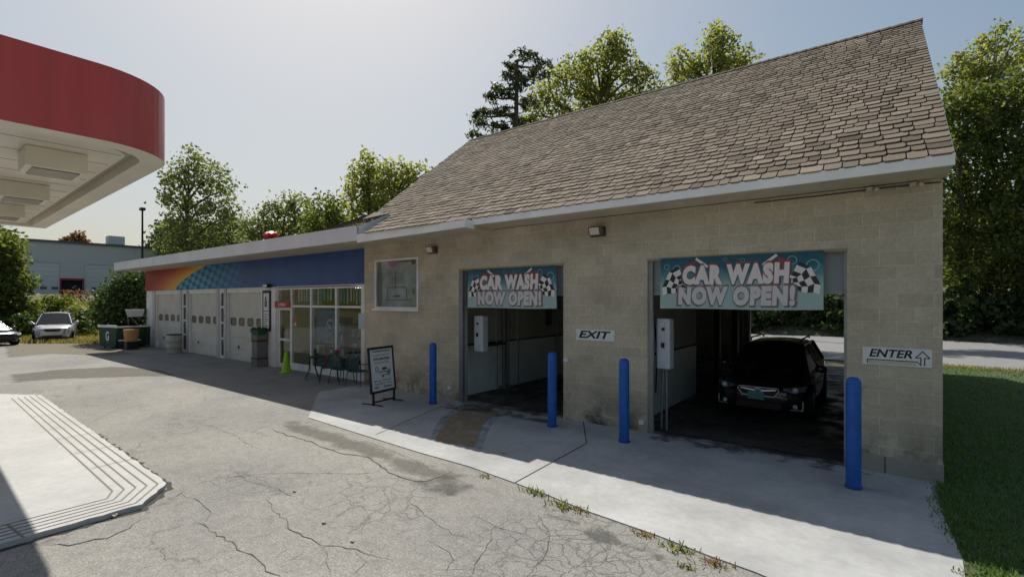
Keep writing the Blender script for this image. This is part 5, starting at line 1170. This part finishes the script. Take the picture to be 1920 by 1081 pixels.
def tree(name, lab, t, base_px, bl, mat, dens=26, leaf=.16, per=9, spread=.24, trunk=.22, group=None, gz=0., flat=1., vb=.5, cat='tree', elong=1.6, limbs=True, zlow=None):
    b = at(base_px, 563, t); root = thing(name, lab, cat, (b.x, b.y, gz), group=group)
    sp, cs = blobs_to_sprigs(bl, t, dens * 1.7); leaf = leaf * 1.15
    # fringe: smaller satellite sprigs outside for an uneven outline
    V, tone = leafcloud(sp, leaf, per, spread, flat, vb, elong=elong)
    keep = np.repeat(V.reshape(-1, 4, 3)[:, :, 2].min(1) > gz + .05, 4); V = V[keep]; tone = tone[keep[::4]]
    mesh_quads('crown', V, tone, mat, root, (b.x, b.y, gz))
    if limbs:
        mb = MB(); top = max(cs, key=lambda q: q[0].z); zt = top[0].z
        mid = Vector((b.x + random.uniform(-.3, .3), b.y, gz + (zt - gz) * .5)); P = [Vector((b.x, b.y, gz - .2)), b.copy().lerp(mid, .5).to_3d() if False else Vector(((b.x + mid.x) / 2 + .1, (b.y + mid.y) / 2, gz + (zt - gz) * .25)), mid, (mid + top[0]) / 2, top[0]]
        mb.tube(P, [trunk, trunk * .8, trunk * .6, trunk * .4, trunk * .12], 9)
        for c, r in cs:
            if c is top[0]: continue
            z = max(gz + (zt - gz) * .22, c.z - r - abs(c.x - mid.x) * .5); z = min(z, zt * .8); f_ = (z - gz) / max(zt - gz, .1)
            k_ = min(f_ * 2, 1); s = P[0].lerp(mid, k_) if f_ < .5 else mid.lerp(top[0], (f_ - .5) * 2); s = Vector((s.x, s.y, z))
            mb.tube([s, s.lerp(c, .5) + Vector((0, 0, .25)), c], [trunk * .38, trunk * .25, trunk * .08], 6)
        mb.build('trunk', BARK, root)
    return root
# left of frame
tree('leafy_tree', 'tree with dense foliage cut off by the left edge of the photo', 33, 5, [(2, 455, 30), (2, 490, 34), (-20, 470, 50), (18, 530, 30), (-5, 550, 45), (5, 585, 30), (25, 560, 22), (28, 590, 18), (-40, 590, 40), (-30, 520, 60)], LEAF, dens=34, leaf=.17)
tree('leafy_tree', 'tall airy tree rising behind the left end of the shop roof', 36, 348, [(352, 300, 26), (375, 318, 32), (335, 325, 26), (405, 330, 24), (350, 360, 38), (395, 370, 36), (325, 385, 28), (430, 350, 16), (360, 420, 40), (410, 415, 38), (325, 430, 26), (440, 400, 20), (345, 460, 36), (390, 460, 40), (430, 450, 34), (315, 460, 18), (308, 370, 9)], LEAFG, dens=17, leaf=.15, trunk=.26)
tree('bushy_tree', 'rounded grey-green tree left of centre behind the shop roof', 46, 520, [(540, 385, 26), (570, 395, 30), (510, 400, 20), (490, 415, 20), (475, 430, 22), (530, 425, 32), (575, 430, 30), (485, 455, 30), (540, 460, 36), (455, 445, 18), (600, 455, 30)], LEAFG, dens=16, leaf=.18)
tree('bushy_tree', 'low rounded green tree between the grey-green and the bright yellow-green trees', 41, 610, [(605, 390, 26), (630, 375, 18), (615, 415, 30), (585, 420, 20), (640, 410, 28), (610, 450, 32), (650, 440, 26), (580, 450, 22)], LEAF, dens=18, leaf=.17)
tree('leafy_tree', 'bright yellow-green tree with a pointed top left of the shingle roof', 33, 690, [(692, 292, 10), (690, 312, 20), (678, 330, 24), (702, 335, 24), (672, 360, 26), (700, 370, 28), (690, 400, 34), (660, 390, 18), (715, 405, 26), (655, 340, 10)], LEAFY, dens=30, leaf=.15, trunk=.2)
tree('leafy_tree', 'yellow-green tree whose branches touch the edge of the shingle roof', 32, 750, [(725, 318, 14), (745, 325, 22), (725, 345, 22), (768, 325, 16), (755, 350, 26), (735, 375, 30), (785, 320, 11), (800, 322, 8), (775, 345, 18), (760, 385, 24)], LEAFY, dens=28, leaf=.15, vb=.4)
def pine(lab, t, base_px, tiers, zt_py, mat):
    b = at(base_px, 563, t); top = at(base_px + 5, zt_py, t); root = thing('pine_tree', lab, 'tree', (b.x, b.y, 0))
    sp = []; mb = MB(); mb.tube([(b.x, b.y, 0), (b.x, b.y, top.z * .5), (top.x, top.y, top.z - .6)], [.38, .28, .08], 10)
    for px, py, rw, rh in tiers:
        c = at(px, py, t); r = rw / F_PX * t; h = rh / F_PX * t; c = c + Vector((-.606, .7955, 0)) * random.uniform(-.8, .8); n = int(26 * r * max(h, .8)); d = rng.normal(0, 1, (n, 3)); d /= np.linalg.norm(d, axis=1)[:, None]; d *= rng.uniform(.3, 1.05, n)[:, None]
        sp.append(np.array(c) + d * np.array([r, r, h])); s = Vector((b.x, b.y, max(1, c.z - r * .3))); mb.tube([s, s.lerp(c, .6) + Vector((0, 0, -.1)), c], [.10, .07, .02], 6)
    sp = np.concatenate(sp); V, tone = leafcloud(sp, .10, 13, .13, .6, .5, elong=4.0); mesh_quads('crown', V, tone, mat, root, (b.x, b.y, 0)); mb.build('trunk', BARK, root)
pine('tall dark pine with layered boughs left of the roof ridge', 34, 965, [(985, 108, 26, 9), (1012, 118, 22, 9), (960, 120, 18, 8), (975, 136, 32, 9), (1012, 144, 20, 8), (950, 142, 13, 6), (975, 162, 28, 8), (932, 162, 15, 6), (950, 180, 26, 7), (922, 180, 13, 4), (990, 186, 26, 10), (910, 208, 18, 7), (890, 212, 10, 5), (940, 213, 28, 11), (980, 222, 28, 13), (905, 237, 20, 6), (935, 243, 26, 9), (888, 252, 12, 5), (965, 250, 30, 12), (910, 262, 22, 8)], 96, NEED)
tree('leafy_tree', 'broad yellowing tree right of the pine behind the ridge', 36, 1110, [(1140, 72, 12), (1155, 85, 22), (1135, 95, 18), (1170, 100, 16), (1085, 125, 26), (1115, 118, 28), (1150, 125, 28), (1180, 125, 18), (1055, 130, 20), (1040, 150, 22), (1080, 160, 34), (1120, 160, 34), (1160, 160, 34), (1200, 140, 20), (1215, 150, 22), (1230, 165, 14), (1010, 180, 22), (1035, 195, 30), (1080, 205, 34), (1000, 205, 18), (1190, 180, 28), (1130, 200, 34), (995, 235, 20), (1040, 240, 26)], LEAFY, dens=22, leaf=.16, vb=.35, trunk=.3)
tree('leafy_tree', 'pale yellow-green tree behind the middle of the ridge', 38, 1330, [(1345, 58, 14), (1330, 80, 22), (1355, 80, 20), (1335, 105, 26), (1310, 115, 22), (1360, 108, 22), (1390, 98, 14), (1400, 110, 16), (1375, 125, 24), (1270, 105, 16), (1290, 120, 22), (1265, 130, 16), (1330, 140, 34), (1285, 150, 28), (1415, 105, 9), (1380, 140, 24)], LEAFY, dens=22, leaf=.16, vb=.6, trunk=.26)
# right side
tree('leafy_tree', 'tall yellow-green tree with thin top branches at the upper right', 36, 1850, [(1862, 60, 14), (1845, 85, 20), (1830, 105, 20), (1870, 80, 16), (1900, 68, 10), (1915, 80, 12), (1895, 95, 16), (1800, 115, 18), (1815, 135, 26), (1850, 125, 26), (1885, 120, 20), (1780, 140, 16), (1840, 160, 30), (1800, 165, 26), (1920, 100, 14), (1870, 160, 22), (1960, 110, 40)], LEAFY, dens=22, leaf=.16, vb=.45)
tree('leafy_tree', 'dense green tree right behind the gable end of the wash', 31, 1800, [(1790, 185, 30), (1830, 195, 36), (1775, 215, 24), (1800, 235, 40), (1850, 235, 40), (1780, 280, 34), (1830, 285, 44), (1790, 340, 40), (1840, 350, 44), (1780, 400, 36), (1830, 410, 44), (1790, 455, 36), (1840, 465, 40), (1775, 505, 34), (1815, 515, 36), (1855, 510, 34), (1740, 300, 40), (1740, 420, 40)], LEAF, dens=30, leaf=.15, vb=.35, trunk=.3)
tree('leafy_tree', 'dense green tree cut off by the right edge of the photo', 30, 1905, [(1910, 155, 30), (1890, 190, 36), (1935, 200, 50), (1900, 240, 44), (1880, 290, 40), (1930, 300, 50), (1890, 350, 44), (1940, 380, 50), (1890, 410, 44), (1930, 450, 50), (1880, 470, 36), (1900, 515, 38), (1945, 520, 44), (1875, 535, 26), (1990, 300, 70), (1990, 440, 60)], LEAF, dens=28, leaf=.15, vb=.3, trunk=.3)
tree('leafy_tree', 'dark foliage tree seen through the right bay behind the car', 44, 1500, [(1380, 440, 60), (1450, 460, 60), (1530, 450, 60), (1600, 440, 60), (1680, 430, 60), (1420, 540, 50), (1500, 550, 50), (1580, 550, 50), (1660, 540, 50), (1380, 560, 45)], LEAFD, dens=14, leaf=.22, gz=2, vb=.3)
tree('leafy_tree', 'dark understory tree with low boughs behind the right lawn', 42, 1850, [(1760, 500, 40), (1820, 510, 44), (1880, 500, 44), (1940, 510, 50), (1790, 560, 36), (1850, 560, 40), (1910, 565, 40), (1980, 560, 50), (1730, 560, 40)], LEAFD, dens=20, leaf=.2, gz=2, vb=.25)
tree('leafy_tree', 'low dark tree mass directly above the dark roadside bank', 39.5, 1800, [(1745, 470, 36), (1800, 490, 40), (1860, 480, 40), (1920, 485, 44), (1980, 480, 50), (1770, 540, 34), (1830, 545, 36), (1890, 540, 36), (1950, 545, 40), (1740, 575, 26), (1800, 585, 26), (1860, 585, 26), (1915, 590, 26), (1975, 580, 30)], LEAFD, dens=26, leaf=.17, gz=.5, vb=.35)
for i, (px, tz, lab) in enumerate(((1823, 37.5, 'bare pale sapling trunk standing in front of the dark bank'),)):
    c = at(px, 600, 36.5); t = thing('dead_sapling', lab, 'tree trunk', (c.x, c.y, 0)); MB().tube([(0, 0, -.1), (.05, 0, 1.8), (.0, 0, 3.3), (-.08, 0, 3.6)], [.05, .045, .035, .03], 7).build('trunk', pm('pale_bark', (.14, .12, .09), .9), t, local=True)
# far-off wood behind everything, one mass
pts = []
for px in range(-200, 2500, 22):
    t_ = random.uniform(62, 80) if px > 300 else random.uniform(105, 120); h = random.uniform(430, 470) if px < 1300 else random.uniform(380, 430)
    if px < 300: h = 505
    for py in range(int(h), 570, 30): pts.append((px + random.uniform(-12, 12), py + random.uniform(-10, 10), 24, t_))
out = []
for px, py, r_, t_ in pts:
    c = at(px, py, t_); r = r_ / F_PX * t_; n = 110; d = rng.normal(0, 1, (n, 3)); d /= np.linalg.norm(d, axis=1)[:, None]; out.append(np.array(c) + d * r * rng.uniform(.6, 1.1, n)[:, None])
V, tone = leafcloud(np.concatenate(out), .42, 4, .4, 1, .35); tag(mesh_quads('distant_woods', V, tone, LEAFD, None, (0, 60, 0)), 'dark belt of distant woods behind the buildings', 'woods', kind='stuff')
tree('red_tree', 'small round reddish treetop above the depot roof', 85, 143, [(130, 452, 14), (148, 450, 14), (158, 456, 12), (120, 458, 10)], LEAFR, dens=10, leaf=.35, gz=2)
tree('dark_bush', 'large dark rounded bush left of the shop corner', 29, 235, [(235, 530, 26), (210, 555, 28), (250, 545, 30), (235, 575, 34), (200, 585, 24), (265, 575, 28), (185, 575, 14), (190, 600, 18), (225, 605, 30), (258, 605, 26), (262, 528, 18)], LEAFD, dens=60, leaf=.12, limbs=False, cat='bush', vb=.6)
def clump(name, lab, t, bl, mat, dens=60, leaf=.12, gz=0., vb=.6): return tree(name, lab, t, bl[0][0], bl, mat, dens=dens, leaf=leaf, limbs=False, cat='bush', gz=gz, vb=vb, spread=.15)
clump('wild_shrub', 'light green wild shrub beside the left tree and silver SUV', 33.5, [(58, 585, 16), (48, 605, 16), (62, 612, 14), (40, 620, 12), (60, 570, 10)], LEAF)
clump('wild_shrub', 'pale leafy shrub behind the right side of the silver SUV', 33.5, [(150, 600, 16), (160, 612, 14), (140, 585, 14), (158, 590, 12), (170, 620, 10)], LEAFG)
clump('wild_shrub', 'tall weedy shrub behind the silver SUV roof', 35.5, [(100, 565, 13), (85, 575, 13), (115, 572, 14), (130, 565, 12), (100, 585, 16), (125, 590, 14), (75, 590, 14)], LEAF, vb=.8)
clump('wild_shrub', 'reddish brown weeds below the dark depot doorway', 40, [(125, 552, 8), (140, 550, 9), (112, 556, 7), (150, 556, 8)], LEAFR, gz=.5, dens=40)
clump('wild_shrub', 'dark leafy thicket filling the foot of the left tree', 31.5, [(20, 615, 14), (35, 600, 14), (5, 610, 18), (-20, 600, 22)], LEAFD, dens=70)
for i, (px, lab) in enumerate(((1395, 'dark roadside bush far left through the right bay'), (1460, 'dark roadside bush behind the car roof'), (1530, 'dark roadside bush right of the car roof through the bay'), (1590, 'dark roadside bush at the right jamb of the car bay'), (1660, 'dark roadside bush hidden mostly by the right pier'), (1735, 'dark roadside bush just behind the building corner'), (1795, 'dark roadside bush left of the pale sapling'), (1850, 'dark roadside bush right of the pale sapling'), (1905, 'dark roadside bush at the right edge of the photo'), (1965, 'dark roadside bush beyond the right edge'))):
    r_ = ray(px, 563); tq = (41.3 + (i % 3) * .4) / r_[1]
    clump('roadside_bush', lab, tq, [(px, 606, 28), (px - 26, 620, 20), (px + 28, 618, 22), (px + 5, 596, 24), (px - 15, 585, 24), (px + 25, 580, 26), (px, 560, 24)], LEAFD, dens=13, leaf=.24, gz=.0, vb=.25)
# roadside bank scrub on the right
out = []
for k in range(1300):
    x = random.uniform(-8, 45); d = random.uniform(.0, 4.5); y = 41.2 + .025 * x + d; out.append([x, y, .2 + d * .55 + random.uniform(0, .35)])
V, tone = leafcloud(np.array(out), .16, 16, .35, .5, .3); tag(mesh_quads('bank_scrub', V, tone, LEAFD, None, (10, 42, 0)), 'dark ivy and scrub covering the roadside bank on the right', 'ground cover', kind='stuff')

# unseen woods added behind the viewer to darken the shop window reflections
q_ = np.stack([rng.uniform(-110, 60, 9000), rng.uniform(-62, -46, 9000), rng.uniform(0, 11, 9000) * rng.uniform(.6, 1.1, 9000)], 1)
V, tone = leafcloud(q_, .6, 5, .6, 1, .4); tag(mesh_quads('reflection_woods', V, tone, LEAF, None, (0, -54, 0)), 'added green woods behind the viewer, there for the window reflections', 'woods', kind='stuff')

# ------------------------------------------------------------------ grass
def blades(name, lab, pts, hgt, mat, cat='grass', kind='stuff', wid=.012):
    n = len(pts); P = np.array(pts); a = rng.uniform(0, 2 * math.pi, n); w = wid * rng.uniform(.6, 1.4, n); h = hgt * rng.uniform(.5, 1.3, n); lx = rng.normal(0, .35, n) * h; ly = rng.normal(0, .35, n) * h
    ca, sa = np.cos(a) * w, np.sin(a) * w; z0 = P[:, 2]
    V = np.stack([np.stack([P[:, 0] - ca, P[:, 1] - sa, z0], 1), np.stack([P[:, 0] + ca, P[:, 1] + sa, z0], 1), np.stack([P[:, 0] + lx + ca * .3, P[:, 1] + ly + sa * .3, z0 + h], 1), np.stack([P[:, 0] + lx - ca * .3, P[:, 1] + ly - sa * .3, z0 + h], 1)], 1).reshape(-1, 3)
    o = mesh_quads(name, V, rng.uniform(0, 1, n), mat, None, tuple(P.mean(0))); tag(o, lab, cat, kind=kind); return o
pl = []
while len(pl) < 60000:
    y = 4 + 20.4 * random.random() ** 1.5; x = .72 + random.random() ** 1.3 * (1.5 + y * .35)
    edge = .62 + max(0, (9 - y)) * .0
    if y < 9:
        e = np.interp(y, [4.5, 6.0, 6.5, 7.2, 8.0, 8.8], [.9, .62, .55, .42, .40, .5]); x += (e - .62) + random.gauss(0, .05)
    pl.append((x, y, .004))
blades('grass', 'mown green lawn beside the block wall on the right', pl, .05, GRASSM, wid=.008)
pl = [(x, 24.2 + random.uniform(-.4, .9), .004) for x in np.random.default_rng(3).uniform(.6, 30, 9000)]
blades('grass_verge', 'sunlit yellowish grass strip at the road edge on the right', pl, .09, DRY)
pl = []
for k in range(9000):
    px = random.uniform(-60, 190); py = 628 + random.random() ** 1.3 * 16; x, y = G(px, py); pl.append((x, y, -.0))
blades('dry_weeds', 'dry straw-coloured weeds around the parked cars at left', pl, .22, DRY, wid=.02)
pl = []
for k in range(14000):
    px = random.uniform(30, 190); t_ = random.uniform(34, 46); c = at(px, 563, t_); z = min(1, max(0, (t_ - 36) / 16)) ** 1.2 * 3.2; pl.append((c.x, c.y, z - .05))
blades('tall_weeds', 'tall mixed weeds on the rise in front of the depot', pl, .7, leaf_mat('weed_mix', (.08, .10, .02), (.28, .24, .08), .35), wid=.04)

# weeds growing in the joint at the apron edge and by the walls
def weed(px, py, s, lab, mat):
    x, y = G(px, py); t = thing('weed_clump', lab, 'weed', (x, y, 0), group='weeds at the edge of the concrete apron'); mb = MB(); n = int(80 * s / .12); s *= .85
    for k in range(n):
        c = Vector((random.gauss(0, s), random.gauss(0, s * .5), 0)); h = random.uniform(.3, 1) * s * .8; a = random.random() * 6.28; L_v = Vector((math.cos(a) * s * .5, math.sin(a) * s * .5, h)); w = Vector((-math.sin(a), math.cos(a), 0)) * .007
        mb.face([c - w, c + w, c + L_v + w * .6, c + L_v - w * .6], a=random.random())
    mb.build('blades', mat, t, local=True)
WD = leaf_mat('weed_green', (.06, .09, .02), (.26, .25, .09), .35); WR = leaf_mat('weed_rusty', (.12, .07, .03), (.30, .22, .10), .3)
for a in ((1003, 924, .11, 'largest yellow-green weed tuft at the apron edge', WD), (1054, 950, .12, 'spreading weed tuft right of the largest one', WD), (1088, 957, .08, 'small green weed at the apron edge beside the spreading tuft', WR), (1208, 1003, .07, 'rust-coloured weed tuft midway along the apron edge', WR), (1270, 1030, .10, 'weed tuft near the bottom of the photo', WD), (1335, 1055, .09, 'reddish weed tuft nearest the bottom edge', WR), (910, 893, .06, 'small dark weed at the left end of the cracked edge', WR), (1285, 1062, .05, 'tiny bright green weed on the broken asphalt', WD), (1625, 890, .05, 'small weed behind the closest bollard', WD), (1222, 806, .05, 'small yellowish weed at the foot of the car bay jamb', WD), (1815, 1078, .07, 'sunlit grass tuft at the apron corner', WD)): weed(*a)
# loose stones
SM = pm('pale_stone', (.42, .38, .33), .9)
for i, (px, py, s, lab) in enumerate(((213, 968, .035, 'pinkish broken stone against the fuel pad edge'), (943, 850, .03, 'pale stone lying at the shadow edge on the apron'), (607, 980, .022, 'small white pebble on the asphalt'), (660, 1015, .02, 'dark chip on the cracked asphalt'), (552, 921, .02, 'tiny pale pebble in the middle of the lot'))):
    bm = bmesh.new(); bmesh.ops.create_icosphere(bm, subdivisions=2, radius=1); x, y = G(px, py)
    for v in bm.verts: v.co = Vector((v.co.x * s * 1.4, v.co.y * s, v.co.z * s * .7 + s * .5)) * (1 + .25 * math.sin(v.co.x * 5 + v.co.y * 7 + v.co.z * 3))
    mb = MB(); mb.bm(bm); o = mb.build('stone', SM, None); o.location = (x, y, .01 if px == 943 else 0.); tag(o, lab, 'stone', 'loose stones on the ground')
